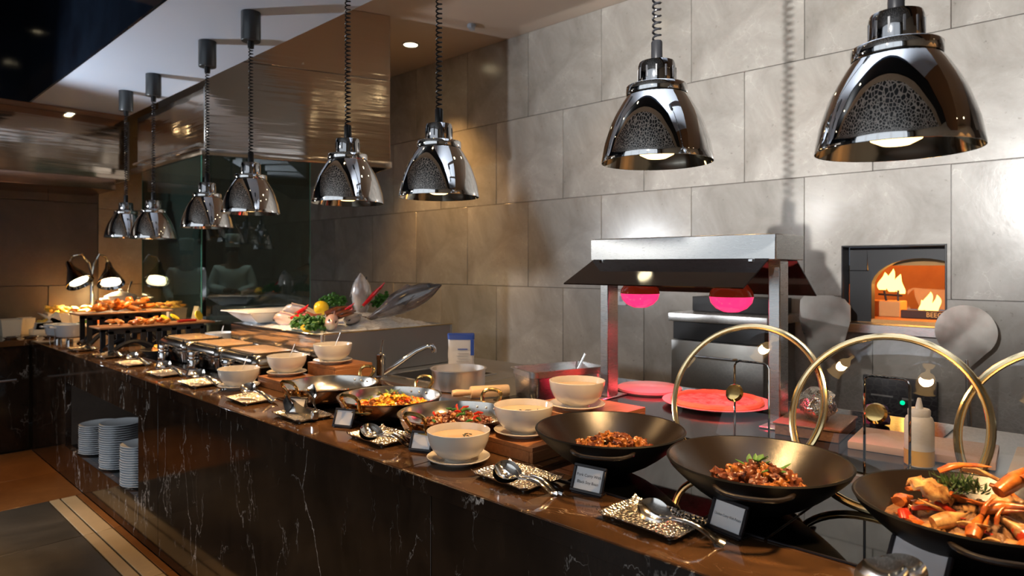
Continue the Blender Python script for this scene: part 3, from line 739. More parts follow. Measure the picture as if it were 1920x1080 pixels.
for i in range(14):
    a = rnd.uniform(0, 6.28); d = rnd.uniform(0, .05)
    tag(obj('herb_leaf', leaf(rnd.uniform(.014, .03), rnd.uniform(.004, .008)), 'leaf_green', None, (W2[0]+.008+d*math.cos(a), W2[1]+d*math.sin(a), 1.012-d*.5), (rnd.uniform(-.3, .3), rnd.uniform(-.5, .1), rnd.uniform(0, 6.28))), 'small green herb leaf on the chicken curry', 'leaf', 'herb leaves on the chicken curry')
# crab
CX, CY = W3[0]+.012, W3[1]+.012
stuff_heap('masala_sauce', CX-.01, CY-.01, .125, .055, 'masala', 'dry brown masala paste under the crab', 'sauce', lambda d: max(wz(d)+.003, .955), 4)
def claw(l):
    a = [((l*s, .10*l*math.sin(s*2.2), .02*l), .17*l*math.sin(PI*min(1, .25+s*.62))*(1-.75*max(0, s-.45)/.55)+.004, .12*l*math.sin(PI*min(1, .25+s*.62))*(1-.75*max(0, s-.45)/.55)+.003) for s in [i/9 for i in range(10)]]
    up = loft([(c, y*.6 if i > 4 else y, z) for i, (c, y, z) in enumerate(a)], 10)
    lo = loft([((.45*l+.5*l*s, -.13*l+.06*l*s, .0), .055*l*(1-.85*s)+.001, .05*l*(1-.85*s)+.001) for s in [i/6 for i in range(7)]], 8)
    return join(up, lo)
def leg(l):
    p = [(0, 0, 0), (.25*l, .02*l, .05*l), (.46*l, .03*l, .04*l), (.5*l, .03*l, .035*l), (.75*l, -.02*l, 0), (l, -.12*l, -.04*l)]
    return tube(p, [.085*l, .115*l, .09*l, .075*l, .07*l, .01*l], 9, flat=.6)
def shell(l):
    g = []
    for i in range(9):
        s = i/8*2-1; g.append([(s*l*.5*(1-.12*q*q), q*l*.62*math.sqrt(max(.04, 1-s*s*.75)), l*.28*(1-.8*s*s)*(1-.7*q*q)+.006*math.sin(9*s)*math.cos(7*q)) for q in [j/5-1 for j in range(11)]])
    return sheet(g, .006)
def crab(kind, dx, dy, dz, rot, l, m, lab):
    l *= .82; p = {'claw': claw, 'leg': leg, 'shell': shell}[kind](l)
    r = math.hypot(dx, dy)
    o = obj('crab_piece', p, m, None, (CX+dx, CY+dy, max(wz(r)+.008, .955)+dz), rot, 60)
    if lab is None:
        ca = dx*S_+dy*C_; cr = dx*C_-dy*S_
        lab = {'crab_shell': 'orange', 'crab_cream': 'cream-orange', 'crab_red': 'deep red'}[m]+' crab '+kind+(' leaning upright' if abs(rot[1]) > .9 else '')+' at the '+('back' if ca > .03 else 'front' if ca < -.03 else 'middle')+(' right' if cr > .035 else ' left' if cr < -.035 else '')+' of the crab heap'
    tag(o, lab, 'crab', 'crab pieces in the right wok')
crab('claw', -.01, -.045, .085, (-.5, -.55, -.75), .105, 'crab_shell', 'long orange crab claw pointing up to the right out of the heap')
crab('claw', -.085, .03, .035, (.2, -.15, -.9), .085, 'crab_cream', 'cream crab claw lying at the front left of the heap')
crab('shell', -.03, .045, .072, (.3, -.2, .9), .075, 'crab_cream', 'pale humped crab shell at the left of the heap')
crab('shell', .035, -.06, .045, (-.5, .3, 2.6), .075, 'crab_cream', 'striped crab shell at the right back of the heap')
cl = [('leg', .055, .05, .085, (.2, -.3, -1.2), .095, 'crab_shell'), ('leg', .08, .02, .09, (.1, .2, -1.4), .09, 'crab_cream'), ('leg', .085, -.02, .07, (-.2, .3, -1.9), .085, 'crab_shell'),
      ('claw', -.06, .085, .04, (.1, .1, -.2), .07, 'crab_shell'), ('leg', -.09, .045, .02, (0, .1, -.6), .1, 'crab_cream'), ('claw', -.1, -.0, .018, (.1, .1, -1.4), .075, 'crab_cream'),
      ('leg', -.05, .035, .06, (.4, .5, -1.2), .075, 'crab_red'), ('leg', -.07, -.0, .04, (.2, .1, -1.5), .07, 'crab_red'), ('leg', -.06, .065, .045, (.1, -.1, -1.3), .07, 'crab_red'),
      ('leg', -.055, -.03, .06, (.2, -.8, -.4), .045, 'crab_shell'), ('leg', -.06, -.048, .05, (.1, -.9, -.2), .04, 'crab_shell'), ('claw', -.05, -.075, .045, (.3, .5, -2.4), .085, 'crab_red'),
      ('claw', -.075, -.06, .02, (.1, .2, -1.7), .1, 'crab_cream'), ('leg', -.11, -.05, .01, (0, .1, -1.3), .085, 'crab_shell'), ('claw', .01, -.1, .035, (.2, .3, -2.2), .085, 'crab_shell'),
      ('leg', -.03, -.11, .025, (0, .1, -1.6), .09, 'crab_cream'), ('claw', -.1, .06, .012, (0, .2, -.5), .06, 'crab_shell'), ('leg', .02, .09, .05, (0, .2, -.6), .08, 'crab_shell'),
      ('leg', -.09, -.085, .015, (0, .0, -1.2), .08, 'crab_cream'), ('shell', -.105, .02, .012, (.2, -.4, .4), .04, 'crab_cream')]
for i, (k, a, b, c, r_, l, m) in enumerate(cl): crab(k, a, b, c, r_, l, m, None)
rc = random.Random(19)
for i in range(52):
    a = rc.uniform(0, 6.28); d = .115*math.sqrt(rc.random()); k = ['leg', 'claw', 'leg'][i % 3]
    crab(k, d*math.cos(a)-.008, d*math.sin(a)-.012, .012+.075*(1-d/.115)*rc.uniform(.4, 1), (rc.uniform(-.6, .6), rc.uniform(-.5, .5), rc.uniform(0, 6.28)), rc.uniform(.045, .08), ['crab_shell', 'crab_cream', 'crab_shell', 'crab_red'][i % 4], None)
hb = []
for i in range(120):
    hb.append(xf(leaf(rnd.uniform(.012, .024), .0022, .8), T(rnd.gauss(0, .013), rnd.gauss(0, .015), rnd.uniform(0, .012)) @ R(rnd.uniform(0, 6.3)) @ R(rnd.uniform(-.8, .3), 'Y')))
tag(obj('fried_herbs', join(*hb), 'herb_green', None, (CX-.006, CY+.008, 1.03)), 'tangle of dark green shredded herbs on top of the crab', 'herbs', kind='stuff')

# ================================================================== COPPER PANS WITH BRASS HANDLES
PR = .164; PS = .80
def pan(x, y, label, ang):
    t = thing('copper_pan', label, 'pan', (x, y, .9136), ang, group='copper pans with brass handles')
    sq_ = lambda pr: [(a, b*PS) for a, b in pr]
    obj('body', lathe(sq_([(0, 0), (PR*.70, 0), (PR*.80, .006), (PR*.90, .025), (PR*.97, .055), (PR, .078), (PR+.005, .0805), (PR+.0055, .079), (PR+.002, .076)]), 48), 'copper_dark', t)
    obj('lining', lathe(sq_([(PR+.004, .0812), (PR-.003, .079), (PR*.955, .055), (PR*.885, .027), (PR*.79, .010), (PR*.68, .005), (0, .005)]), 48), 'pan_lining', t)
    for s in (0, PI):
        M = R(s)
        ho = [(-.028, .0, .0), (-.022, .010, .016), (-.034, .024, .042), (-.031, .032, .054), (-.018, .036, .060), (0, .037, .0615), (.018, .036, .060), (.031, .032, .054), (.034, .024, .042), (.022, .010, .016), (.028, .0, .0)]
        fine = []
        for i in range(len(ho)-1):
            for k in range(3): fine.append(Vector(ho[i]).lerp(Vector(ho[i+1]), k/3))
        fine.append(Vector(ho[-1])); sm = [fine[0]]+[(fine[i-1]+fine[i]*2+fine[i+1])/4 for i in range(1, len(fine)-1)]+[fine[-1]]
        h = obj('handle', xf(tube([(PR*.985+p[1], p[0], .036+p[2]) for p in sm], .0058, 8), M), 'brass', t)
        obj('handle_plate', xf(tube([((PR*.985+.004)*math.cos(a), (PR*.985+.004)*math.sin(a), .040) for a in [-.34+.68*i/10 for i in range(11)]], [.005]+[.009]*9+[.005], 8, flat=.6), M), 'brass', h)
        for a in (-.2, 0, .2): obj('rivet', xf(blob(.004, .004, .004, 1, 0, 1, 1), M @ T((PR*.955)*math.cos(a), (PR*.955)*math.sin(a), .048)), 'pan_lining', h)
P1, P2, P3 = (1.283, 2.128), (1.291, 1.782), (1.274, 1.438)
pan(*P1, 'copper pan with brass handles and little left in it, leftmost of three', math.radians(13))
pan(*P2, 'copper pan with brass handles full of yellow and red vegetables, middle of three', math.radians(15))
pan(*P3, 'copper pan with brass handles holding dark stir-fried meat, right of three', math.radians(13))
pz = lambda d: .9136+.006+max(0, d-.12)*.4
heap('meat_piece', P1[0]+.05, P1[1]-.03, 5, .03, ['dark_meat'], 'last piece of dark meat in the left copper pan', 'meat', 'meat left in the first pan', .014, 2, lambda d: .924)
heap('vegetable_piece', P2[0]+.0, P2[1]-.01, 90, .118, ['potato_yellow', 'pepper_orange', 'potato_yellow', 'pepper_red', 'potato_yellow', 'curry_meat'], 'stir-fried potato or pepper piece in the middle copper pan', 'vegetable', 'vegetable pieces in the middle pan', .0135, 11, lambda d: .934+.022*(1-d/.12), .6)
for i in range(26):
    a = rnd.uniform(0, 6.28); d = rnd.uniform(0, .1)
    tag(obj('herb_leaf', leaf(rnd.uniform(.014, .03), rnd.uniform(.003, .007)), 'herb_green', None, (P2[0]+d*math.cos(a), P2[1]+d*math.sin(a), .985-.25*d), (rnd.uniform(-.4, .4), rnd.uniform(-.5, .2), rnd.uniform(0, 6.28))), 'dark green leaf among the vegetables of the middle pan', 'leaf', 'leaves in the middle pan')
heap('beef_piece', P3[0]+.01, P3[1]-.0, 70, .1, ['dark_meat', 'dark_meat', 'curry_meat'], 'dark stir-fried meat piece in the right copper pan', 'meat', 'meat pieces in the right pan', .0125, 21, lambda d: .934+.02*(1-d/.12), .7)
for i in range(18):
    a = rnd.uniform(0, 6.28); d = rnd.uniform(0, .085)
    m = ['leaf_green', 'pepper_red', 'leaf_green'][i % 3]
    tag(obj('pepper_strip', tube([(0, 0, 0), (.012, .003, .004), (.026, 0, .002)], [.003, .0042, .002], 6), m, None, (P3[0]+.005+d*math.cos(a), P3[1]+d*math.sin(a), .983-.26*d), (0, rnd.uniform(-.4, .2), rnd.uniform(0, 6.28))), 'green chilli strip on the dark meat of the right pan' if m == 'leaf_green' else 'red pepper strip on the dark meat of the right pan', 'pepper', 'green strips on the meat' if m == 'leaf_green' else 'red strips on the meat')

# ================================================================== BOWLS, RISERS, SERVING TRAYS, SIGNS
def bowl(x, y, z, label, soup, r=.079):
    s = thing('saucer', 'white saucer under the '+label.replace('white ', ''), 'saucer', (x, y, z), group='saucers under the bowls')
    obj('dish', lathe([(0, .0), (.045, 0), (.048, .003), (.078, .014), (.079, .016), (.077, .0172), (.05, .0075), (0, .0065)], 40), 'white_china', s)
    t = thing('bowl', label, 'bowl', (x, y, z+.0072), group='white bowls on saucers')
    k = r/.079
    pr = [(0, 0), (.034, 0), (.035, .004), (.040, .007), (.056, .016), (.068, .031), (.0755, .050), (.0785, .068), (.079, .0725), (.0775, .0735), (.0752, .0685), (.072, .051), (.0645, .033), (.053, .019), (.036, .011), (0, .009)]
    obj('body', lathe([(a*k, b*k) for a, b in pr], 48), 'white_china', t)
    if soup:
        q = tag(obj('sauce', lathe([(0, .0), (.0725, 0.0), (.073, .0012), (0, .0016)], 40), 'soup', None, (x, y, z+.0625)), 'clear sauce filling the '+label.split(',')[0], 'sauce', 'sauces in the bowls')
        for i in range(9):
            a, d = rnd.uniform(0, 6.28), rnd.uniform(.0, .035)
            tag(obj('floating_garnish', blob(.006, .0022, .0015, i, .3, 2, 1), 'dark_garnish', None, (x+.01+d*math.cos(a), y-.01+d*math.sin(a), z+.0648), rnd.uniform(0, 3)), 'dark sliver floating in the '+label.split(',')[0], 'garnish', 'slivers floating in the bowls')
    else:
        sp = thing('teaspoon', 'teaspoon standing in the '+label.split(',')[0], 'spoon', (x+.012, y+.005, z+.018), (.0, -.5, 2.4), group='spoons standing in the bowls')
        obj('spoon_bowl', blob(.016, .011, .004, 1, 0, 1, 2), 'chrome', sp)
        obj('handle', tube([(.012, 0, 0), (.02, 0, .02), (.026, 0, .07), (.03, 0, .105)], [.003, .002, .0035, .006], 8, flat=.35), 'steel_brushed', sp)
bx, by = 1.108, 1.243; bowl(bx, by, .9103, 'white bowl at the front edge of the counter, nearest of all', True)
bx, by = 1.300, 1.200; bowl(bx, by, .9503, 'white bowl on the low wooden step, right group', True)
bx, by = atz(1082, 766, .995); bowl(bx, by, .9953, 'white bowl on the high wooden block, right group', True)
bx, by = atz(448, 728); bowl(bx, by, .9103, 'white bowl on the marble, left group', False)
bx, by = atz(538, 703, .95); bowl(bx, by, .9503, 'white bowl on the low wooden step, left group', False)
bx, by = atz(627, 679, .995); bowl(bx-.02, by-.02, .9953, 'white bowl on the high wooden block, left group', False)
def block(x0, x1, y0, y1, z1, rot, label):
    t = thing('wooden_riser', label, 'riser', ((x0+x1)/2, (y0+y1)/2, .9101), rot, group='wooden risers under the bowls')
    a, b, h = (x1-x0)/2, (y1-y0)/2, z1-.9101
    obj('top_board', box(-a, a, -b, b, h-.012, h, .0012), 'wood_block', t)
    for s in (-1, 1):
        obj('side_board', box(-a+.001, a-.001, s*(b-.006)-.006, s*(b-.006)+.006, 0, h-.0122, .001), 'wood_block', t)
        obj('end_board', box(s*(a-.006)-.006, s*(a-.006)+.006, -b+.0122, b-.0122, 0, h-.0122, .001), 'wood_block', t)
block(1.222, 1.40, 1.095, 1.285, .95, -.02, 'low wooden riser behind the nearest bowl')
block(1.41, 1.64, 1.04, 1.31, .995, -.02, 'higher wooden riser near the heat lamp station')
block(1.245, 1.41, 2.40, 2.62, .95, 0, 'low wooden riser beside the left copper pan')
block(1.425, 1.60, 2.33, 2.545, .995, 0, 'higher wooden riser beside the faucet')

def tray(x, y, ang, label, lx=.125, ly=.178):
    g = []
    for i in range(15):
        u = i/14*2-1; row = []
        for j in range(19):
            v = j/18*2-1
            e = max(abs(u)-.78, 0)/.22; e2 = max(abs(v)-.84, 0)/.16
            z = .0045+.009*(e**1.6+e2**1.6*.9)-.003*(u*u*v*v)
            row.append((u*lx/2, v*ly/2, z))
        g.append(row)
    t = thing('serving_tray', label, 'tray', (x, y, .9101), ang, group='hammered metal trays along the counter edge')
    obj('plate', sheet(g, .0016), 'hammered', t, smooth=70)
    for sx in (-1, 1):
        for sy in (-1, 1): obj('foot', lathe([(0, 0), (.005, 0), (.005, .0025), (0, .0028)], 8), 'steel_dull', t, (sx*lx*.33, sy*ly*.36, 0))
def spoon_pts(L_=.215, w0=.027):
    g = []; n = 34
    for i in range(n+1):
        s = i/n; x = s*L_; b = .40
        if s < b:
            q = s/b; w = w0*max(.02, math.sin(PI*min(1, q)**.85))**.62; w = max(w, .0045 if q > .5 else .002); dep = .013*math.sin(PI*q)**.9; z0 = .004*q
        else:
            q = (s-b)/(1-b); w = .0042+.0062*q**1.6; dep = 0; z0 = .004+.014*math.sin(PI*min(1, q*1.15))*.9-.006*q
        g.append([(x, w*v, z0-dep*(1-v*v)+(.0016*(1-v*v) if s >= b else 0)) for v in (-1, -.7, -.35, 0, .35, .7, 1)])
    return sheet(g, .0014)
def spoon(px, py, qx, qy, z, label, tilt=.55, pitch=0.10, slotted=False):
    a = Vector(atz(px, py, z)); b = Vector(atz(qx, qy, .918)); d = b-a; l = math.hypot(d.length, z-.918)
    t = thing('serving_spoon', label, 'spoon', (a.x, a.y, z), (tilt, math.atan2(z-.916, d.length), math.atan2(d.y, d.x)), group='serving spoons on the trays')
    obj('bowl_and_handle', spoon_pts(l), 'spoon_steel', t, smooth=60)
    if slotted:
        for i in range(3):
            for j in range(3): obj('drain_hole', lathe([(0, 0), (.0022, 0), (.0022, .0006), (0, .0006)], 8), 'matte_black', t, (l*(.13+.06*i), (j-1)*.009, -.0105+.0016*abs(j-1)+.0008*abs(i-1)))
    return t
TR = [(1225, 979, -.06), (969, 899, -.04), (716, 823, -.03), (567, 782, -.02), (470, 751, -.02), (375, 721, 0), (312, 703, 0), (250, 684, 0), (205, 669, 0), (155, 656.5, 0)]
NM = ['hammered tray nearest the camera, with one big spoon', 'hammered tray beside the nearest white bowl', 'hammered tray between the sign frames, third from the near end', 'hammered tray carrying the tongs', 'hammered tray left of the tongs', 'hammered tray beside the left white bowl', 'hammered tray below the middle chafing dish', 'hammered tray below the far chafing dish', 'small-looking tray in front of the black riser', 'farthest tray on the counter edge']
TP = []
for (a, b, r_), l in zip(TR, NM):
    x, y = atz(a, b); TP.append((x, y)); tray(x, y, r_, l)
spoon(1196, 945, 1360, 1017, 0.960, 'large serving spoon lying across the nearest hammered tray')
spoon(928, 872, 1056, 921, 0.964, 'serving spoon on the tray beside the nearest bowl, upper one', .5, slotted=True)
spoon(925, 880, 1046, 923, 0.956, 'serving spoon underneath the slotted one beside the nearest bowl', .55)
spoon(676, 802, 780, 831, 0.964, 'serving spoon on the third hammered tray', .5, slotted=True)
spoon(674, 808, 768, 832, 0.956, 'lower serving spoon on the third hammered tray', .55)
for i, lab in ((4, 'serving spoon on the tray left of the tongs'), (5, 'serving spoon on the tray beside the left bowl'), (6, 'serving spoon below the middle chafing dish'), (7, 'serving spoon below the far chafing dish'), (8, 'serving spoon on the tray by the black riser'), (9, 'serving spoon on the farthest tray')):
    x, y = TP[i]; t = thing('serving_spoon', lab, 'spoon', (x+.0, y+.07, .958), (.5, .21, -1.4), group='serving spoons on the trays'); obj('bowl_and_handle', spoon_pts(.19), 'spoon_steel', t, smooth=60)
# near-corner spoons at the bottom edge of the picture
for k, (dx, dy, lab) in enumerate(((0, 0, 'steel serving spoon rising from the bottom right corner, front one'), (.03, -.015, 'steel serving spoon behind it in the bottom right corner'))):
    t = thing('serving_spoon', lab, 'spoon', (1.048+dx, .298+dy, .975), (.4, .22, -2.2), group='serving spoons on the trays')
    obj('bowl_and_handle', xf(spoon_pts(.2), SCL(1, 1.3, 1)), 'spoon_steel', t, smooth=60)
# tongs
tg = thing('tongs', 'polished steel tongs standing open on the fourth tray', 'tongs', (TP[3][0]+.0, TP[3][1]-.015, .9195), -.12)
def arm(s):
    g = []
    for i in range(16):
        q = i/15; w = .009+.022*max(0, (q-.5)/.5)*math.sin(PI*min(1, .2+(q-.5)*1.5)) if q > .5 else .009
        yb = -.075+.14*q; 
        g.append([(s*(.006+.03*math.sin(q*1.9))+.012*s*v*v*(q > .55), yb+0*v, .012+.05*q**1.4+w*v*1.7) for v in (-1, -.5, 0, .5, 1)])
    return sheet(g, .0015)
for s in (-1, 1): obj('arm', arm(s), 'spoon_steel', tg, smooth=60)
obj('hinge', box(-.010, .010, -.088, -.07, 0.0, .026, .003), 'steel_brushed', tg)

def sign(x, y, ang, lines, label, w=.088, h=.066, m='frame_black'):
    t = thing('sign_frame', label, 'sign', (x, y, .9102), ang, group='framed dish signs along the counter')
    M = R(.42, 'Y')   # face looks towards -X, leaning back
    b = .0065
    fr = join(box(0, .007, -w/2, w/2, 0, b, .001), box(0, .007, -w/2, w/2, h-b, h, .001), box(0, .007, -w/2, -w/2+b, b, h-b, .001), box(0, .007, w/2-b, w/2, b, h-b, .001))
    M2 = T(0, 0, .004) @ M
    for p in (box(0, .007, -w/2, w/2, 0, b, .001), box(0, .007, -w/2, w/2, h-b, h, .001)): obj('frame_rail', xf(p, M2), m, t)
    for p in (box(0, .007, -w/2, -w/2+b, b, h-b, .001), box(0, .007, w/2-b, w/2, b, h-b, .001)): obj('frame_stile', xf(p, M2), m, t)
    cd = obj('card', xf(box(.0035, .005, -w/2+b-.0005, w/2-b+.0005, b-.0005, h-b+.0005), M2), 'card_white', t)
    obj('foot', box(.0, .042, -w/2+.004, w/2-.004, 0, .003, .001), m, t)
    obj('back_strut', tube([(.038, 0, .003), (.0285, 0, .036)], .003, 6), m, t)
    for i, s in enumerate(lines):
        p = text_pts(s, .0085)
        # text lies in XY; turn to the card: x -> -Y, y -> Z
        tw = max(v_[0] for v_ in p[0])-min(v_[0] for v_ in p[0]); k_ = min(1, (w-2*b)*.9/tw); p = ([(x_*k_, y_*max(k_, .8), z_) for x_, y_, z_ in p[0]], p[1])
        q = ([(-.0004-.5*z+.0036, -x*1.0, h/2+y+(.011*(len(lines)-1)/2*1.3-i*.0145)) for x, y, z in p[0]], p[1])
        obj('lettering', xf(q, M2), 'ink', cd, smooth=0)
def sign_px(p, q, lines, label, m='frame_black'):
    a, b = Vector(atz(*p)), Vector(atz(*q)); c = (a+b)/2; d = b-a
    sign(c.x, c.y, math.atan2(d.y, d.x)+PI/2, lines, label, w=max(.05, d.length), h=max(.05, d.length)*.76, m=m)
sign_px((1067, 922), (1127, 936), ['Pork Curry With', 'Black Soy Bean'], 'black framed sign reading Pork Curry With Black Soy Bean')
sign_px((1322, 990), (1388, 1017), ['Chicken Curry With Potato'], 'black framed sign reading Chicken Curry With Potato')
sign(1.150, .262, -.35, [], 'black framed sign at the bottom right corner in front of the crab', w=.095, h=.068)
def sign_at(px, py, w, yaw, label):
    x, y = atz(px, py); sign(x, y, yaw, [], label, w=w, h=w*.80)
sign_at(640, 803, .070, .42, 'small framed sign between the tongs and the third tray')
sign_at(551, 779, .072, .45, 'bright framed sign behind the tongs')
sign_at(786, 849, .066, .42, 'framed sign half hidden behind the nearest bowl')
sign_at(357, 708, .048, .6, 'small white sign in front of the near chafing dish')
sign_at(299, 692, .048, .6, 'small white sign in front of the middle chafing dish')
sign(1.60, 1.36, .1, [], 'pale card standing behind the bowl on the high block', w=.07, h=.055)

# ================================================================== HEAT LAMP STATION WITH PIZZA
tag(obj('granite_slab', box(0, .70, -.2, 1.1, 0, .004, .001), 'black_granite', None, (1.70, .62, .9092)), 'black stone slab under the heat lamp station', 'slab')
st = thing('heat_lamp_station', 'steel two-bulb infrared heat lamp station over the pizza', 'food warmer', (1.92, .78, .9135))
ZB = 1.415-.9135
obj('lamp_housing', box(0, .215, 0, .666, ZB, ZB+.077, .003), 'steel_brushed', st)
for yy in (.03, .655):
    y0 = yy-.012
    obj('post', join(box(.075, .14, y0, y0+.036, .006, ZB-.0005, .003)), 'steel_brushed', st)
    obj('foot_plate', box(.03, .185, y0-.01, y0+.046, 0, .0058, .002), 'steel_brushed', st)
def shield(x0, x1, z0, z1, ys0, ys1):
    v = [(x0, ys0, z0), (x0, ys1, z0), (x1, ys1+.0, z1), (x1, ys0+.0, z1)]
    n = Vector((z1-z0, 0, -(x1-x0))).normalized()*.004
    v += [(a+n.x, b, c+n.z) for a, b, c in v]
    return v, [(0, 1, 2, 3), (7, 6, 5, 4), (0, 4, 5, 1), (1, 5, 6, 2), (2, 6, 7, 3), (3, 7, 4, 0)]
obj('sneeze_shield', shield(.0, -.17, ZB+.001, ZB-.080, .02, .65), 'shield_acrylic', st, smooth=0)
obj('sneeze_shield', shield(.215, .385, ZB+.001, ZB-.115, .02, .65), 'shield_acrylic', st, smooth=0)
for yy in (.06, .6): obj('shield_clip', box(-.02, .012, yy, yy+.015, ZB-.012, ZB+.004, .002), 'chrome', st)
for yy in (.188, .53):
    bz = ZB-.168
    bb = obj('red_bulb', lathe([(0, 0), (.025, .003), (.048, .014), (.064, .032), (.069, .052)], 32), 'bulb_red', st, (.11, yy, bz))
    obj('bulb_neck', lathe([(.069, .052), (.066, .068), (.052, .088), (.034, .106), (.022, .124), (.02, .1675)], 32), 'bulb_neck', bb)
    ld = bpy.data.lights.new('red_heat', 'SPOT'); ld.energy = 22; ld.color = (1.0, .035, .07); ld.spot_size = math.radians(150); ld.spot_blend = .5; ld.shadow_soft_size = .05
    lo = bpy.data.objects.new('red_heat', ld); COL.objects.link(lo); lo.parent = st; lo.location = Vector((.11, yy, bz-.01))*K
def pizza(x, y, r, label, plabel):
    tag(obj('pizza_plate', lathe([(0, 0), (r*.7, 0), (r, .014), (r+.003, .017), (r-.004, .0175), (r*.7, .005), (0, .005)], 48), 'plate_pale', None, (x, y, .9134)), plabel, 'plate', 'plates under the heat lamps')
    t = thing('pizza', label, 'pizza', (x, y, .919), group='pizzas under the heat lamps')
    rr = r*.80
    ring = [((rr+.004*noise.noise(Vector((i, 2, r*9))))*math.cos(2*PI*i/48), (rr+.004*noise.noise(Vector((i, 2, r*9))))*math.sin(2*PI*i/48), .012+.003*noise.noise(Vector((i*.6, 0, 0)))) for i in range(48)]
    obj('crust', tube(ring, .011, 8, True), 'crust', t)
    g = [(0, .013)]+[(rr*k/6, .012+.003*noise.noise(Vector((k*1.7, r*30, 0)))) for k in range(1, 7)]
    v, f = lathe(g, 40); v = [(a, b, c+.004*noise.noise(Vector((a*60, b*60, 1)))) for a, b, c in v]
    obj('topping', (v, f), 'pizza_cheese', t)
pizza(2.165, 1.085, .182, 'pizza glowing red under the right heat bulb', 'round plate under the pizza behind the first glass lid')
tag(obj('serving_board', lathe([(0, 0), (.118, 0), (.124, .006), (.124, .014), (.118, .018), (0, .018)], 40), 'plate_pale', None, (2.235, 1.40, .9134)), 'round pale board glowing red under the left heat bulb', 'board')

# ================================================================== THINGS ON THE WORK TABLE
x, y = atz(857, 747)
ap = thing('round_pan', 'white aluminium round pan behind the copper pans', 'pan', (1.765, 1.98, .9102))
obj('wall', lathe([(0, 0), (.098, 0), (.103, .004), (.106, .078), (.112, .080), (.112, .083), (.104, .083), (.100, .006), (0, .004)], 48), 'aluminium', ap)
bg = thing('sugar_bag', 'white paper bag with blue folded top behind the round pan', 'bag', (1.95, 2.17, .9102), .76)
g = []
for i in range(11):
    s = i/10; row = []
    for j in range(24):
        a = 2*PI*j/24; ex = math.copysign(abs(math.cos(a))**.45, math.cos(a)); ey = math.copysign(abs(math.sin(a))**.45, math.sin(a))
        k = 1-.35*max(0, s-.86)/.14; row.append((ex*.03*k+.003*noise.noise(Vector((s*5, j*.5, 3))), ey*.056+.004*noise.noise(Vector((s*6, j*.6, 1))), s*.185))
    g.append(row)
def rings(g):
    v = [p for r_ in g for p in r_]; n = len(g[0]); f = [(i*n+j, i*n+(j+1) % n, (i+1)*n+(j+1) % n, (i+1)*n+j) for i in range(len(g)-1) for j in range(n)]
    return v, f+[tuple(range(n))[::-1], tuple(range((len(g)-1)*n, len(g)*n))]
obj('paper_bag', rings(g), 'bag_white', bg, smooth=60)
obj('blue_fold', rings([[(a*1.12, b*1.03, c+.001) for a, b, c in g[9]], [(a*1.15, b*1.05, c+.001) for a, b, c in g[10]], [(a*.25, b*1.0, c+.008) for a, b, c in g[10]]]), 'ink_blue', bg)
obj('blue_side', box(-.036, -.0325, -.058, -.043, .10, .168, .001), 'ink_blue', bg)
obj('printed_stripe', box(-.0362, -.0345, -.03, .012, .125, .129), 'ink_blue', bg); obj('printed_badge', box(-.0362, -.0345, -.022, .012, .028, .042), 'ink_blue', bg)
for k in range(4): obj('printed_line', box(-.0362, -.0345, -.035, .018-.006*(k % 2), .075+.011*k, .0765+.011*k), 'steel_dull', bg)
gn = thing('gastronorm_pan', 'deep stainless steel food pan beside the heat lamp station', 'pan', (1.775, 1.635, .9102), -.32)
def rr(a, b, z, c=.03):
    o = []
    for sx, sy, q0 in ((1, 1, 0), (-1, 1, PI/2), (-1, -1, PI), (1, -1, 1.5*PI)):
        for k in range(5): q = q0+PI/2*k/4; o.append((sx*(a-c)+c*math.cos(q), sy*(b-c)+c*math.sin(q), z))
    return o
def pan_box(lx, ly, h):
    return rings([rr(lx*.88, ly*.84, 0), rr(lx*.90, ly*.86, .004), rr(lx*.93, ly*.90, h*.78), rr(lx*.95, ly*.93, h*.80), rr(lx*.95, ly*.93, h*.985), rr(lx, ly, h), rr(lx, ly, h+.003), rr(lx*.94, ly*.91, h+.003), rr(lx*.90, ly*.85, .008)])
obj('pan_body', xf(pan_box(.165, .088, .105), T(.16, 0.03, 0)), 'steel_brushed', gn, smooth=50)
ld_ = thing('ladle', 'ladle handle leaning in the stainless food pan', 'ladle', (1.93, 1.57, .93), (0.25, .35, -.4))
obj('handle', tube([(0, 0, 0), (.005, 0, .06), (.008, 0, .16)], [.004, .005, .009], 8, flat=.4), 'steel_brushed', ld_); obj('scoop', lathe([(0, 0), (.018, .003), (.026, .014), (.025, .016), (.016, .006), (0, .003)], 20), 'steel_brushed', ld_, (0, 0, -.012))
rp = thing('rolling_pin', 'pale wooden rolling pin behind the right copper pan', 'rolling pin', (1.68, 1.79, .933), 0)
M = R(-.5) @ R(PI/2, 'Y')
obj('barrel', xf(lathe([(0, -.02), (.020, -.02), (.022, -.014), (.022, .12), (.020, .126), (0, .126)], 24), M), 'wood_pale', rp)
obj('handle', xf(lathe([(0, -.09), (.011, -.088), (.014, -.07), (.011, -.04), (.010, -.0205), (0, -.0205)], 20), M), 'wood_pale', rp)
fa = thing('faucet', 'chrome mixer faucet with long straight spout', 'faucet', (1.705, 2.42, .9102))
obj('column', lathe([(0, 0), (.026, 0), (.026, .006), (.02, .01), (.019, .075), (.021, .078), (.021, .10), (.012, .108), (0, .11)], 24), 'chrome', fa)
obj('lever', tube([(0, 0, .108), (.002, -.004, .13), (.004, -.01, .165)], [.007, .005, .0055], 8), 'chrome', fa)
obj('spout', tube([(.01, -.012, .02), (.05, -.06, .062), (.10, -.125, .118), (.128, -.158, .138), (.143, -.172, .138), (.150, -.178, .125), (.150, -.178, .112)], [.011, .011, .0105, .011, .012, .012, .012], 12), 'chrome', fa)
sk = thing('sink', 'dark rectangular sink under the faucet', 'sink', (1.76, 2.12, .9095))
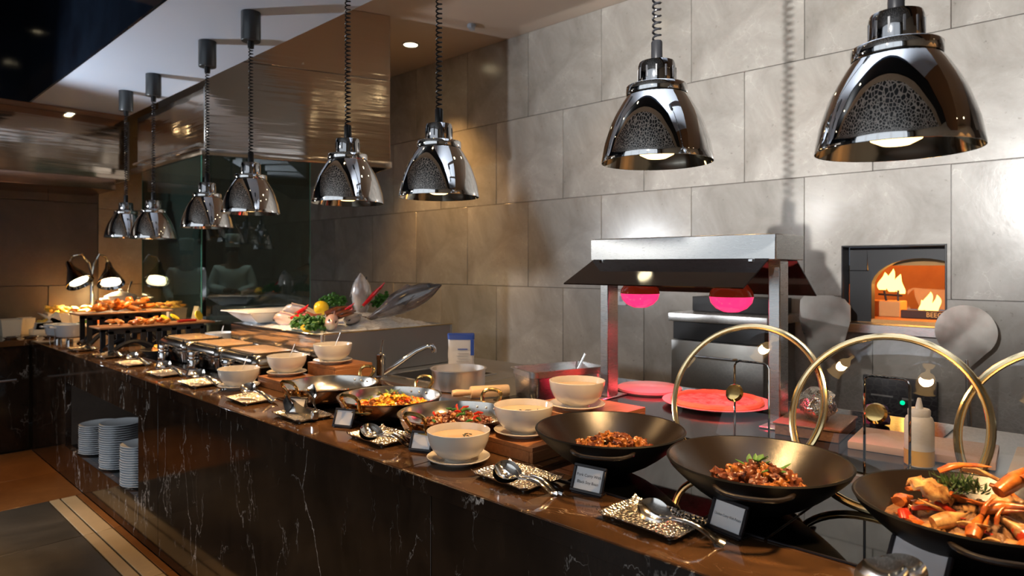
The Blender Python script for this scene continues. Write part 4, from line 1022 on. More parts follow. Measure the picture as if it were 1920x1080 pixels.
obj('basin_rim', join(box(0, .36, 0, .012, .0, .005, .001), box(0, .36, .33, .342, .0, .005, .001), box(0, .012, .012, .33, .0, .005, .001), box(.348, .36, .012, .33, .0, .005, .001)), 'steel_brushed', sk)
obj('basin_well', box(.012, .348, .012, .33, .0, .0012), 'matte_black', sk)
# right-hand side of the work table
x, y = atz(1640, 860)
tag(obj('cutting_board', box(-.10, .10, -.16, .16, 0, .02, .004), 'board_peach', None, (2.01, .43, .9134), .1), 'peach coloured cutting board behind the second glass lid', 'cutting board', 'cutting boards')
tag(obj('cutting_board', box(-.14, .17, -.30, .20, 0, .016, .004), 'board_cream', None, (2.0, .04, .9134), .05), 'long cream cutting board behind the squeeze bottle', 'cutting board', 'cutting boards')
x, y = atz(1718, 873)
sq = thing('squeeze_bottle', 'clear squeeze bottle of yellow oil between two lids', 'bottle', (1.86, .405, .9134))
obj('body', lathe([(0, 0), (.030, 0), (.032, .004), (.032, .105), (.028, .117), (.024, .12), (0, .12)], 28), 'plastic_clear', sq)
obj('oil_fill', lathe([(.0325, .003), (.0327, .004), (.0327, .038), (.0325, .039)], 28), 'oil', sq)
obj('cap', lathe([(0, .1205), (.024, .1205), (.0245, .124), (.0245, .134), (.022, .137), (.009, .138), (.004, .162), (.003, .163), (0, .163)], 24), 'plastic_clear', sq)
gb = thing('wooden_box', 'small reddish wooden box behind the first lid', 'box', (2.02, .69, .9134), .1)
obj('body', box(-.1, .12, -.07, .10, 0, .030, .002), 'wood_dark', gb); obj('lid_board', box(-.105, .125, -.075, .105, .0302, .036, .002), 'wood_dark', gb)
tag(obj('foil_pack', blob(.09, .05, .05, 4, .35, 2.2, 3), 'hammered', None, (2.05, .71, .99), .4, smooth=25), 'crumpled silver foil pack on the wooden box', 'foil')
pc = thing('folded_cloth', 'purple cloth folded beside the cutting boards', 'cloth', (2.24, .60, .9134), .2)
obj('fold', xf(blob(.06, .035, .02, 3, .4, 2, 2), T(0, 0, .019)), 'purple_cloth', pc); obj('fold', xf(blob(.03, .03, .018, 6, .4, 2, 2), T(.01, .0, .045)), 'purple_cloth', pc)

# ================================================================== OVEN IN THE WALL
ov = thing('pizza_oven', 'stone-set pizza oven with an arched mouth and burning flames', 'oven', (WX, OY0, OZ0))
oh, owd = OZ1-OZ0, OY1-OY0
for p in (box(-.006, .10, 0.0005, .008, 0.0005, oh-.0005, .001), box(-.006, .10, owd-.008, owd-.0005, 0.0005, oh-.0005, .001)): obj('frame_stile', p, 'black_paint', ov)
obj('frame_rail', box(-.006, .10, .008, owd-.008, oh-.008, oh-.0005, .001), 'black_paint', ov)
obj('sill', box(-.035, .11, .0085, owd-.0005, -.02, .028, .003), 'steel_brushed', ov)
# arched mouth plate
mw0, mw1 = -.1, .36; mc = (mw0+mw1)/2; mr = (mw1-mw0)/2
poly_out = [(-.16, .028), (-.16, oh-.009), (owd-.009, oh-.009), (owd-.009, .028)]
arch = [(mw0+.0, .06)]+[(mc-mr*math.cos(PI*i/16)*1.0, .215+.15*math.sin(PI*i/16)) for i in range(17)]+[(mw1, .06)]
v = []; f = []
top = [(mw0-.02+(mw1+.04-mw0)*i/18, oh-.009) for i in range(19)]
for (a, b), (c, d) in zip(arch, top): v += [(.10, a, b), (.10, c, d), (.16, a, b)]
n = len(arch)
for i in range(n-1): f += [(3*i, 3*i+3, 3*i+4, 3*i+1), (3*i, 3*i+2, 3*i+5, 3*i+3)]
obj('mouth_arch', (v, f), 'matte_black', ov)
obj('mouth_jamb', box(.0995, .16, mw1-.002, owd-.009, .028, .30, .002), 'matte_black', ov)
obj('mouth_jamb', box(.0995, .16, mw1+.018, owd-.009, .3005, oh-.009, .002), 'matte_black', ov)
obj('hearth', box(.10, .95, -.5, .9, .01, .045), 'oven_brick', ov)
dome = []
for i in range(9):
    e = PI/2*i/8
    dome.append((.62*math.cos(e), .40*math.sin(e)))
dv, df = lathe(dome, 40); dv = [(a+.60, b+.16, c+.045) for a, b, c in dv]
df = [q for q in df if sum(dv[i][0] for i in q)/len(q) > .17]
obj('dome', (dv, df), 'oven_brick', ov)
bb = obj('burner_bar', box(.30, .35, -.25, .27, .046, .088, .002), 'burner_bar', ov)
p = text_pts('BEECH', .036, 'LEFT'); obj('lettering', ([(.2985-z*.2, .150-x*.9, .067+y) for x, y, z in p[0]], p[1]), 'letter_glow', bb, smooth=0)
obj('side_box', box(.35, .5, .285, .45, .046, .13, .003), 'oven_brick', ov); obj('side_grate', join(tube([(.42, .31, .13), (.42, .31, .19)], .006, 6), tube([(.42, .37, .13), (.42, .38, .185)], .006, 6), tube([(.42, .29, .16), (.42, .41, .165)], .006, 6)), 'matte_black', ov)
def flame(x, y, z, h, w, seed):
    r_ = random.Random(seed); g = []
    for i in range(9):
        s = i/8; k = w*(math.sin(PI*(.18+.82*s))**.8)*(1-s*.35); ox = .35*w*math.sin(s*5+seed); g.append([(x+k*.6*math.cos(a)+ox*.3, y+k*math.sin(a)+ox, z+s*h) for a in [2*PI*j/10 for j in range(10)]])
    return rings(g)
for i, (a, b, c, h, w) in enumerate([(.36, .15, .088, .10, .028), (.36, .115, .088, .085, .024), (.36, .18, .088, .055, .02), (.37, .03, .088, .05, .024), (.37, -.01, .088, .06, .024), (.45, .31, .17, .11, .03), (.45, .35, .18, .13, .028), (.45, .39, .19, .10, .03)]):
    obj('flame', flame(a, b, c, h, w, i), 'flame_hot', ov)
ld = bpy.data.lights.new('fire_light', 'POINT'); ld.energy = 9; ld.color = (1.0, .36, .06); ld.shadow_soft_size = .08
lo = bpy.data.objects.new('fire_light', ld); COL.objects.link(lo); lo.parent = ov; lo.location = Vector((.42, .02, .2))*K
ld = bpy.data.lights.new('fire_light', 'POINT'); ld.energy = 4; ld.color = (1.0, .42, .08); ld.shadow_soft_size = .08
lo = bpy.data.objects.new('fire_light', ld); COL.objects.link(lo); lo.parent = ov; lo.location = Vector((.5, .26, .26))*K

# oven control panel below, peels against the wall, steel appliance, sockets
cx = atX(1690, 768, WX-.001); 
cp = thing('oven_panel', 'black oven control panel on the wall with a green light', 'control panel', (WX-.03, cx[1], cx[2]))
obj('panel', box(-.0, .028, -.16, .17, -.17, .16, .006), 'frame_black', cp)
obj('display_strip', box(-.002, -.0002, .03, .13, .06, .068), 'steel_brushed', cp); obj('display_strip', box(-.002, -.0002, -.06, -.01, .055, .065), 'steel_brushed', cp)
obj('green_light', xf(lathe([(0, 0), (.011, 0), (.010, .004), (0, .005)], 16), T(-.0002, -.012, .04) @ R(-PI/2, 'Y')), 'led_green', cp)
def peel(px, py, X, shape, label, hl, tilt):
    a = atX(px, py, X)
    t = thing('pizza_peel', label, 'pizza peel', a, (tilt, -.06, 0), group='pizza peels leaning on the wall')
    if shape == 'round': pts = [(.122*math.cos(q), .122*math.sin(q)) for q in [math.radians(-62+ i*(304/30)) for i in range(31)]]; pts = [(y_, x_) for x_, y_ in pts]; pts = [(.122*math.sin(q), .122*math.cos(q)) for q in [math.radians(-140+280*i/30) for i in range(31)]]+[(.012, -.165), (-.012, -.165)]
    else: pts = [(-.125, .05), (-.118, .125), (-.09, .155), (-.03, .165), (.11, .15), (.13, .12), (.13, .02), (.075, -.13), (.02, -.18), (-.02, -.18), (-.10, -.10)]
    v, f = prism([(y_, z_) for y_, z_ in pts], 0, .0025); v = [(z_, a_, b_) for a_, b_, z_ in v]
    if shape != 'round': v = [(q[0]+.012*math.sin(q[1]*22)+.0, q[1], q[2]) for q in v]
    obj('blade', (v, f), 'peel_metal', t, smooth=20)
    obj('handle', tube([(.0025, 0, -.13), (.004, 0, -.19), (.0, 0, -hl)], [.006, .010, .010], 10), 'steel_brushed', t)
peel(1810, 622, WX-.10, 'round', 'round aluminium pizza peel standing right of the oven mouth', .92, -.03)
peel(1545, 612, WX-.16, 'square', 'wide bent pizza peel leaning left of the oven mouth', .93, .10)
ba = thing('steel_appliance', 'low steel kitchen appliance against the wall behind the heat lamp station', 'appliance', (WX-.46, 1.50, Z0))
obj('top', box(0, .42, -.12, .44, .90, .945, .004), 'steel_brushed', ba); obj('slot_panel', box(.02, .42, -.10, .42, .80, .899, .003), 'matte_black', ba)
obj('drawer', box(.0, .02, -.10, .42, .52, .797, .004), 'steel_dull', ba); obj('drawer', box(.0, .02, -.10, .42, .22, .515, .004), 'steel_dull', ba); obj('carcass', box(.021, .42, -.10, .42, .04, .797), 'steel_dull', ba)
obj('drawer_handle', tube([(.0, .04, .72), (-.02, .05, .72), (-.02, .30, .72), (0, .31, .72)], .007, 8), 'chrome', ba)
for yy in (-.08, .40): obj('leg', tube([(.05, yy, 0), (.05, yy, .04)], .015, 8), 'steel_dull', ba)
obj('back_box', box(.2, .42, -.08, .40, .946, 1.03, .004), 'matte_black', ba)
def socket(px, py, label):
    a = atX(px, py, WX-.0005); t = thing('wall_socket', label, 'socket', a, group='white wall sockets')
    obj('plate', box(-.010, 0, -.04, .04, -.045, .045, .003), 'cool_china', t); obj('rocker', box(-.013, -.0102, -.012, .012, -.018, .018, .001), 'white_paint', t)
socket(1166, 560, 'white wall socket behind the left heat bulb'); socket(1478, 683, 'white wall socket low behind the steel post')

# ================================================================== CHAFING DISHES
def chafer(y, label):
    t = thing('chafing_dish', label, 'chafing dish', (1.365, y, .9136), group='chrome chafing dishes')
    obj('water_pan', rings([rr(.10, .16, .0), rr(.108, .168, .006), rr(.113, .172, .055), rr(.118, .176, .058), rr(.118, .176, .066), rr(.108, .166, .0665)]), 'chafer_steel', t, smooth=50)
    ld = obj('lid', rings([rr(.117, .175, .0672), rr(.119, .177, .072), rr(.117, .175, .092), rr(.100, .160, .108), rr(.082, .140, .1135), rr(.08, .138, .112)]), 'chafer_steel', t, smooth=50)
    obj('lid_window', rings([rr(.0815, .1395, .1140, .02), rr(.081, .139, .1165, .02), rr(.07, .125, .1175, .02)]), 'window_tint', ld, smooth=50)
    for s in (-1, 1):
        for sx in (-1, 1): obj('lid_stud', blob(.006, .006, .004, 1, 0, 1, 1), 'chrome', ld, (sx*.095, s*.12, .1115))
    for z0, z1, r_ in ((0.0, .048, .026), (.05, .062, .024), (.064, .086, .0275)):
        obj('front_column', lathe([(0, z0), (r_, z0), (r_+.001, z0+.003), (r_+.001, z1-.003), (r_-.001, z1), (0, z1)], 28), 'chrome', t, (-.121-.025, .0, 0))
    for s in (-1, 1): obj('side_highlight_bar', tube([(-.126, s*.06-.03, .079), (-.126, s*.06+.03, .079)], .004, 8), 'chrome_warm', t)
mat('window_tint', (0.55, 0.36, 0.2), 0.18, coat=0.5)
chafer(2.838, 'chrome chafing dish with tinted lid, nearest of three'); chafer(3.215, 'chrome chafing dish with tinted lid, middle of three'); chafer(3.60, 'chrome chafing dish with tinted lid, farthest of three')
x, y = 1.55, 3.86
wbw = thing('bowl', 'small white bowl with a spoon behind the farthest chafing dish', 'bowl', (1.60, 3.84, .9102))
obj('body', lathe([(0, 0), (.05, 0), (.075, .10), (.078, .105), (.074, .105), (.048, .008), (0, .006)], 36), 'cool_china', wbw)
sp = thing('teaspoon', 'spoon leaning in the small white bowl behind the chafing dishes', 'spoon', (1.60, 3.85, .93), (.5, -.3, .5)); obj('spoon_bowl', blob(.016, .011, .004, 1, 0, 1, 2), 'chrome', sp); obj('handle', tube([(0, 0, 0), (0, .01, .06), (0, .01, .15)], [.003, .0025, .006], 8, flat=.4), 'chrome', sp)

# ================================================================== FISH DISPLAY ON ICE
FX0, FX1, FY0, FY1, FZ = 1.50, 2.24, 2.56, 3.46, 1.10
fb = thing('ice_display_box', 'steel display box of crushed ice with whole fish', 'display box', (FX0, FY0, .9102))
h = FZ-.9102; a, b = FX1-FX0, FY1-FY0
obj('front_side', box(0, .012, 0, b, 0, h, .002), 'steel_hood', fb); obj('back_side', box(a-.012, a, 0, b, 0, h, .002), 'steel_dull', fb)
obj('near_side', box(.0125, a-.0125, 0, .012, 0, h, .002), 'steel_dull', fb); obj('far_side', box(.0125, a-.0125, b-.012, b, 0, h, .002), 'steel_dull', fb)
obj('corner_strip', box(-.003, .004, -.003, .004, 0, h+.001, .001), 'steel_brushed', fb); obj('rim_edge', box(.013, a, -.002, .014, h, h+.004, .001), 'brass', fb)
def icez(x, y): return FZ-.012+0.075*math.exp(-((x-1.9)**2/.07+(y-2.95)**2/.10))+.016*noise.noise(Vector((x*14, y*14, 0)))+.008*noise.noise(Vector((x*45, y*45, 3)))
n = 70; gg = [[(FX0+.013+(a-.026)*i/n-FX0, FY0+.013+(b-.026)*j/n-FY0, icez(FX0+a*i/n, FY0+b*j/n)-.9102) for j in range(n+1)] for i in range(n+1)]
tag(obj('crushed_ice', sheet(gg, .05), 'ice', None, (FX0, FY0, .9102), smooth=30), 'bed of crushed ice filling the steel display box', 'ice', kind='stuff')
def fish(L_, H_, B_, m, belly, pos, rot, label, mouth=0.0):
    t = thing('fish', label, 'fish', pos, rot, group='whole fish on the ice')
    pr = [(0, .06), (.04, .22), (.12, .55), (.22, .84), (.36, 1.0), (.5, .96), (.65, .76), (.8, .42), (.9, .22), (.96, .2)]
    obj('body', loft([((L_*s, 0, H_*.08*math.sin(s*3)), B_*k/2, H_*k/2) for s, k in pr], 16), m, t, smooth=80)
    obj('belly', loft([((L_*s, 0, -H_*.10*k+H_*.08*math.sin(s*3)), B_*k*.46, H_*k*.42) for s, k in pr[1:8]], 14), belly, t, smooth=80)
    tail = prism([(L_*.95, -.015), (L_*1.14, -H_*.55), (L_*1.08, 0), (L_*1.14, H_*.6), (L_*.95, .02)], -.0015, .0015); obj('tail_fin', ([(p[0], p[2], p[1]) for p in tail[0]], tail[1]), m, t)
    dor = prism([(L_*.3, H_*.44), (L_*.38, H_*.72), (L_*.6, H_*.62), (L_*.74, H_*.36)], -.0012, .0012); obj('dorsal_fin', ([(p[0], p[2], p[1]) for p in dor[0]], dor[1]), m, t)
    for s in (-1, 1):
        obj('eye', blob(.011*H_/.1, .004, .011*H_/.1, 1, 0, 1, 1), 'black_paint', t, (L_*.12, s*B_*.25, H_*.12))
        pf = prism([(L_*.28, -H_*.05), (L_*.42, -H_*.3), (L_*.46, -H_*.12)], -.001, .001); obj('side_fin', ([(p[0], s*(B_*.44)+p[2], p[1]) for p in pf[0]], pf[1]), m, t)
def DZ(px, py, d):   # point on the viewing ray of a pixel at X = d
    return atX(px, py, d)
fish(.46, .115, .085, 'fish_dark', 'fish_brown', DZ(828, 534, 2.05), (.3, .42, 2.02), 'big dark fish rising to the right out of the ice')
fish(.28, .14, .10, 'fish_silver', 'fish_silver', (1.93, 2.915, 1.36), (.2, 1.45, .9), 'silvery fish standing upright with its mouth to the ceiling')
fish(.27, .13, .06, 'fish_silver', 'fish_belly', (1.66, 3.22, 1.165), (.9, .1, -1.1), 'silver fish lying at the back left of the ice')
fish(.26, .11, .06, 'fish_pink', 'fish_pink', (1.60, 3.20, 1.125), (.8, .05, -1.25), 'pink fish lying at the left front of the ice')
fish(.16, .075, .06, 'fish_pink', 'fish_belly', (1.575, 2.60, 1.145), (.3, .1, 1.1), 'small pink fish head facing front by the steel corner')
fish(.2, .07, .05, 'fish_silver', 'fish_belly', (1.70, 2.70, 1.15), (1.0, .1, .6), 'small silver fish beside the red chillies')
wd_ = thing('tray_dish', 'white square-rimmed dish at the left end of the ice box', 'dish', (1.64, 3.33, 1.108), .03, None)
def rect(a, b, z): return [(a, b, z), (-a, b, z), (-a, -b, z), (a, -b, z)]
obj('dish', rings([rect(.10, .08, 0), rect(.16, .125, .05), rect(.185, .145, .055), rect(.185, .145, .06), rect(.155, .12, .056), rect(.095, .075, .006)]), 'cool_china', wd_, smooth=20)
def parsley(x, y, z, r, n, label, seed):
    q = random.Random(seed); ps = []
    for i in range(n):
        d = Vector((q.gauss(0, 1), q.gauss(0, 1), abs(q.gauss(0, .8)))).normalized()*r*q.uniform(.55, 1)
        ps.append(xf(blob(.011, .011, .006, i, .9, 3, 1), T(d.x, d.y, d.z*.9) @ R(q.uniform(0, 6)) @ R(q.uniform(0, 6), 'X')))
    tag(obj('parsley_bunch', join(*ps), 'leaf_green', None, (x, y, z), smooth=0), label, 'parsley', 'parsley bunches on the ice')
parsley(1.575, 2.85, 1.115, .06, 110, 'curly parsley bunch at the front of the ice, left of the lemon half', 1)
parsley(1.57, 2.715, 1.115, .06, 110, 'curly parsley bunch at the front of the ice, right of the lemon half', 2)
parsley(1.86, 3.06, 1.19, .075, 170, 'curly parsley bunch behind the whole lemon', 3)
parsley(2.06, 2.87, 1.185, .08, 180, 'curly parsley bunch right of the upright fish', 4)
tag(obj('lemon', blob(.044, .036, .036, 2, .04, 1.5, 3), 'lemon', None, (1.75, 2.99, 1.185), (0, .3, .8), smooth=180), 'whole yellow lemon in the middle of the ice', 'lemon')
lh = thing('lemon_half', 'cut lemon half between the parsley bunches', 'lemon', (1.545, 2.765, 1.125), (0, -.5, .3)); obj('peel', lathe([(0, -.028), (.018, -.024), (.027, -.012), (.03, 0), (.0285, .0005)], 20), 'lemon', lh); obj('flesh', lathe([(.0284, .0), (.01, .001), (0, .001)], 20), 'potato_yellow', lh)
def chilli(pos, rot, l, label):
    t = thing('chilli', label, 'chilli', pos, rot, group='red chillies on the ice'); obj('pod', tube([(0, 0, 0), (.3*l, .01, .004), (.7*l, .012, .006), (l, 0, .012)], [.007, .0095, .007, .0015], 8), 'chili_red', t); obj('stalk', tube([(0, 0, 0), (-.012, 0, .004)], .0025, 6), 'leaf_green', t)
chilli((1.80, 2.70, 1.205), (0, -.75, -.8), .12, 'long red chilli leaning on the dark fish, lower one'); chilli((1.86, 2.74, 1.235), (0, -.7, -.7), .11, 'long red chilli leaning on the dark fish, upper one')
chilli((1.73, 2.76, 1.17), (0, -.6, -.5), .07, 'short red chilli in front of the upright fish'); chilli((1.77, 2.83, 1.185), (0, .1, -1.2), .06, 'red chilli at the foot of the upright fish'); chilli((1.58, 2.98, 1.145), (0, -.1, -1.2), .09, 'red chilli on the pink fish at front left'); chilli((1.62, 2.99, 1.165), (0, -.5, -.9), .07, 'red chilli standing up on the pink fish')
for i, (px_, rz, lab, m) in enumerate((((1.66, 2.80, 1.165), .5, 'dark lobster claw below the lemon', 'claw_dark'), ((1.64, 2.74, 1.15), .1, 'reddish lobster claw above the pink fish head', 'claw_dark'))):
    tag(obj('lobster_claw', claw(.13), m, None, px_, (.3, -.25, -.9+rz), 60), lab, 'claw', 'lobster claws on the ice')
tag(obj('octopus_arm', tube([(0, 0, 0), (.03, .02, .02), (.06, 0, .012), (.1, .01, .0), (.13, .03, .006)], [.014, .013, .01, .007, .003], 9), 'octopus', None, (1.63, 3.03, 1.155), -1.1), 'brown octopus arm on the silver fish', 'octopus')

# ================================================================== PLATE STACKS IN THE NICHE
ORD = 'lowest second third fourth fifth sixth seventh eighth ninth tenth eleventh twelfth thirteenth fourteenth fifteenth sixteenth seventeenth eighteenth nineteenth twentieth'.split()
plate_me = mesh_from('plate', lathe([(0, 0), (.055, 0), (.06, .002), (.096, .0085), (.1, .0095), (.099, .0105), (.06, .0035), (0, .0028)], 36))
plate_me.materials.append(MATS['cool_china'])
for (px_, py_, n, lab) in ((187, 846, 14, 'white plate in the left stack on the niche shelf'), (228, 873, 20, 'white plate in the middle stack on the niche shelf'), (270, 905, 17, 'white plate in the right stack on the niche shelf')):
    x, y = atz(px_, py_, NZ0)
    for k in range(n):
        o = obj('plate', plate_me, None, None, (x+rnd.uniform(-.001, .001), y+rnd.uniform(-.001, .001), NZ0+.0004+k*.0113))
        tag(o, ORD[k].capitalize()+' '+lab.replace('white plate in', 'white plate from the bottom in') if k < n-1 else 'topmost '+lab, 'plate', 'plates stacked in the niche: '+lab.split(' in the ')[1].split(' ')[0]+' stack')

# ================================================================== FAR LEFT: BLACK RISERS, GRILLED FOOD, POTS, CARVING LAMP
def arched_riser(x, y, L_, D_, h, label, blabel, n=6):
    t = thing('black_riser', label, 'riser', (x, y, .9102), group='black arched risers')
    for s in (0, D_-.012):
        for i in range(n+1): obj('slat', box(L_*i/n*.96, L_*i/n*.96+.026, s, s+.012, h*.45 if 0 < i < n and i != n//2 else 0, h-.012, .001), 'matte_black', t)
        for k in range(2):
            x0, x1 = L_*.96*k*.5, L_*.96*(k+1)*.5+.014; pts = [(x0+(x1-x0)*i/12, s+.006, h*.05+h*.42*math.sin(PI*i/12)) for i in range(13)]
            obj('arch', tube(pts, .013, 6), 'matte_black', t)
        obj('top_rail', box(0, L_, s, s+.012, h-.03, h, .001), 'matte_black', t)
    obj('end_panel', box(L_*.97, L_, 0.0125, D_-.0125, 0, h-.0005, .001), 'matte_black', t)
    bt = tag(obj('serving_board', box(-.05, L_+.06, -.02, D_+.02, 0, .010, .003), 'wood_dark', None, (x, y, .9102+h+.0003)), blabel, 'board', 'boards on the black risers')
arched_riser(1.085, 4.42, .40, .16, .20, 'taller black arched riser at the far end', 'wooden board on the taller black riser')
arched_riser(1.095, 4.05, .50, .16, .145, 'lower black arched riser in front of the taller one', 'wooden board on the lower black riser')
def scatter(nm, x0, x1, y0, y1, z, n, mats, label, cat, grp, s, seed, lift=.02):
    r_ = random.Random(seed); sh = [mesh_from('p', blob(1.5*s, .7*s, .6*s, k+seed, .5, 1.8), 60) for k in range(4)]
    for i in range(n):
        me = sh[i % 4].copy(); me.materials.append(MATS[mats[i % len(mats)]]); o = bpy.data.objects.new(nm, me); COL.objects.link(o)
        u = r_.random(); place(o, (x0+(x1-x0)*u, r_.uniform(y0, y1), z+s*.5+r_.uniform(0, lift)), (r_.uniform(-.4, .4), r_.uniform(-.4, .4), r_.uniform(0, 6)), None); tag(o, label, cat, grp)
scatter('grilled_piece', 1.14, 1.45, 4.44, 4.56, 1.121, 20, ['roast', 'curry_meat', 'pepper_orange'], 'grilled orange piece heaped on the board of the taller riser', 'food', 'grilled food on the tall riser', .028, 31, .05)
scatter('grilled_piece', 1.14, 1.40, 4.06, 4.18, 1.066, 18, ['roast', 'roast', 'salmon'], 'grilled seafood piece on the board of the lower riser', 'food', 'grilled food on the low riser', .020, 32, .015)
for i, (xx, zz, ry, lab) in enumerate(((1.40, 1.093, .5, 'yellow lemon slice on the lower riser, left'), (1.45, 1.098, .4, 'yellow lemon slice on the lower riser, middle'), (1.585, 1.10, 1.1, 'yellow lemon slice standing at the right end of the lower riser'))):
    tag(obj('lemon_slice', xf(lathe([(0, -.004), (.028, -.004), (.030, 0), (.028, .004), (0, .004)], 24), R(ry, 'X') @ R(.5, 'Y')), 'lemon', None, (xx, 4.10, zz)), lab, 'lemon', 'lemon slices on the riser')
tag(obj('watermelon_slice', box(-.05, .05, -.02, .02, 0, .014, .005), 'pepper_red', None, (1.52, 4.11, 1.066), .2), 'red fruit slice at the right end of the lower riser', 'fruit')
pl = thing('food_plate', 'black plate of grilled pieces beside the farthest chafing dish', 'plate', (1.30, 3.90, .9102)); obj('dish', lathe([(0, 0), (.06, 0), (.095, .03), (.098, .032), (.094, .033), (.058, .006), (0, .006)], 32), 'matte_black', pl)
scatter('grilled_piece', 1.26, 1.35, 3.86, 3.94, .925, 9, ['roast', 'potato_yellow'], 'grilled piece on the black plate by the chafing dishes', 'food', 'grilled food on the black plate', .02, 33, .02)
# small enamel pots and salmon
def pot(x, y, z, r, h, m, label, lid=True, grp='lidded pots'):
    t = thing('casserole_pot', label, 'pot', (x, y, z), group=grp)
    obj('body', lathe([(0, 0), (r*.8, 0), (r*.9, h*.1), (r, h*.85), (r*1.06, h), (r*1.06, h*1.02), (r*.98, h*1.02)], 36), m, t)
    if lid:
        l = obj('lid', lathe([(r*1.04, h*1.03), (r*.9, h*1.08), (r*.5, h*1.22), (r*.15, h*1.3), (0, h*1.3)], 36), m, t); obj('lid_knob', lathe([(0, h*1.3), (r*.12, h*1.31), (r*.16, h*1.42), (0, h*1.46)], 16), m, l)
    for s in (-1, 1): obj('handle', tube([(.6*r*0+s*r*.9, -r*.35, h*.8), (s*r*1.25, -r*.25, h*.82), (s*r*1.25, r*.25, h*.82), (s*r*.9, r*.35, h*.8)], r*.07, 8), m, t)
pot(1.115, 4.93, .9502, .085, .075, 'cool_china', 'pale blue enamel pot on a chrome stand at the counter edge', False)
pot(1.09, 5.10, .9502, .075, .07, 'cool_china', 'second pale enamel pot just behind the first', False)
for k, (xx, yy, lab) in enumerate(((1.115, 4.93, 'chrome burner stand under the pale enamel pot'), (1.09, 5.10, 'chrome burner stand under the second enamel pot'))):
    t = thing('burner_stand', lab, 'stand', (xx, yy, .9102), group='burner stands'); obj('ring', tube([(.06*math.cos(2*PI*i/20), .06*math.sin(2*PI*i/20), .035) for i in range(20)], .004, 6, True), 'chrome', t); obj('burner', lathe([(0, 0), (.02, 0), (.02, .025), (0, .025)], 14), 'chrome', t)
    for q in range(3): obj('leg', tube([(.06*math.cos(q*2.1), .06*math.sin(q*2.1), .035), (.07*math.cos(q*2.1), .07*math.sin(q*2.1), 0.002)], .003, 6), 'chrome', t)
sb = thing('salad_platter', 'platter of herbs and salmon behind the pale pots', 'platter', (1.30, 5.05, .9102)); obj('dish', lathe([(0, 0), (.08, 0), (.12, .085), (.123, .088), (.118, .088), (.078, .01), (0, .01)], 30), 'cream_china', sb)
parsley(1.245, 5.10, 1.0, .05, 60, 'green salad leaves on the platter at far left', 9)
scatter('salmon_slice', 1.28, 1.36, 4.98, 5.08, 1.005, 6, ['salmon'], 'orange salmon slice on the platter at far left', 'salmon', 'salmon slices', .032, 34, .03)
# carving counter
carve = thing('carving_lamp', 'double-headed chrome carving lamp on the far counter', 'lamp', (1.50, 5.98, .9102))
obj('base', lathe([(0, 0), (.08, 0), (.08, .012), (.02, .02), (0, .02)], 28), 'chrome', carve)
obj('pole', tube([(0, 0, .02), (0, 0, .40)], .013, 10), 'chrome', carve)
for s, (ex, tx) in enumerate(((-.155, .35), (.115, -.05))):
    a_ = obj('arm', tube([(0, 0, .40), (ex*.12, 0, .50), (ex*.45, -.0, .575), (ex*.85, -.0, .555), (ex*1.0, 0, .50)], .010, 8), 'chrome_warm', carve)
    Mx = T(ex*1.0, 0, .50) @ R(-tx, 'Y') @ R(-.55, 'X')
    sh = obj('shade', xf(lathe([(.012, .02), (.022, .0), (.028, -.04), (.052, -.09), (.085, -.15), (.098, -.185), (.096, -.186), (.082, -.15), (.05, -.092), (.02, -.05)], 30), Mx), 'black_chrome', carve)
    obj('bulb', xf(lathe([(0, -.178), (.05, -.172), (.062, -.155), (.05, -.12), (.02, -.06)], 20), Mx), 'far_bulb_glow', sh)
    ld = bpy.data.lights.new('carving_beam', 'SPOT'); ld.energy = 240; ld.color = (1.0, .66, .3); ld.spot_size = math.radians(130); ld.spot_blend = .7; ld.shadow_soft_size = .05
    lo = bpy.data.objects.new('carving_beam', ld); COL.objects.link(lo); lo.parent = carve; lo.location = (Mx @ Vector((0, 0, -.19)))*K; lo.rotation_euler = (-.35, -tx, 0)
pst = thing('plinth_block', 'black plinth under the covered white pot', 'plinth', (1.63, 5.72, .9102)); obj('block', box(-.11, .11, -.1, .1, 0, .132, .003), 'matte_black', pst)
pot(1.63, 5.72, 1.0427, .105, .12, 'white_china', 'covered white casserole pot under the carving lamp', True)
lp = thing('ladle', 'ladle resting in the covered white pot', 'ladle', (1.655, 5.68, 1.12), (.1, .15, 0)); obj('handle', tube([(0, 0, 0), (.0, 0, .1), (.01, 0, .16)], [.004, .005, .008], 8), 'matte_black', lp)
def crate(x, y, w, d, h, m, label, fill=None, fl=None):
    t = thing('food_box', label, 'box', (x, y, .9102), group='white boxes on the far counter')
    obj('box_body', rings([rect(w*.42, d*.42, 0), rect(w*.5, d*.5, h), rect(w*.52, d*.52, h+.004), rect(w*.46, d*.46, h+.004), rect(w*.40, d*.40, .01)]), m, t, smooth=20)
crate(1.26, 5.90, .16, .16, .13, 'white_china', 'white box of fries under the left head of the carving lamp')
scatter('fries_piece', 1.20, 1.33, 5.84, 5.96, 1.035, 22, ['fries', 'fries', 'potato_yellow'], 'yellow fried piece heaped in the white box', 'fries', 'fried pieces in the white box', .022, 41, .04)
crate(1.41, 5.82, .20, .16, .12, 'white_china', 'white box of roast pieces beside the covered pot')
scatter('roast_piece', 1.34, 1.48, 5.76, 5.88, 1.03, 16, ['roast', 'fries'], 'roast orange piece heaped in the second white box', 'food', 'roast pieces in the second box', .024, 42, .04)
crate(0.94, 5.72, .12, .12, .11, 'cream_china', 'cream box at the left edge of the far counter'); crate(1.045, 5.80, .09, .12, .11, 'cream_china', 'second cream box at the left edge')
bb = thing('bread_basket', 'low tan tray with white napkin and bread', 'basket', (1.135, 5.60, .9102)); obj('tray_body', box(-.10, .10, -.07, .07, 0, .045, .01), 'cream_china', bb)
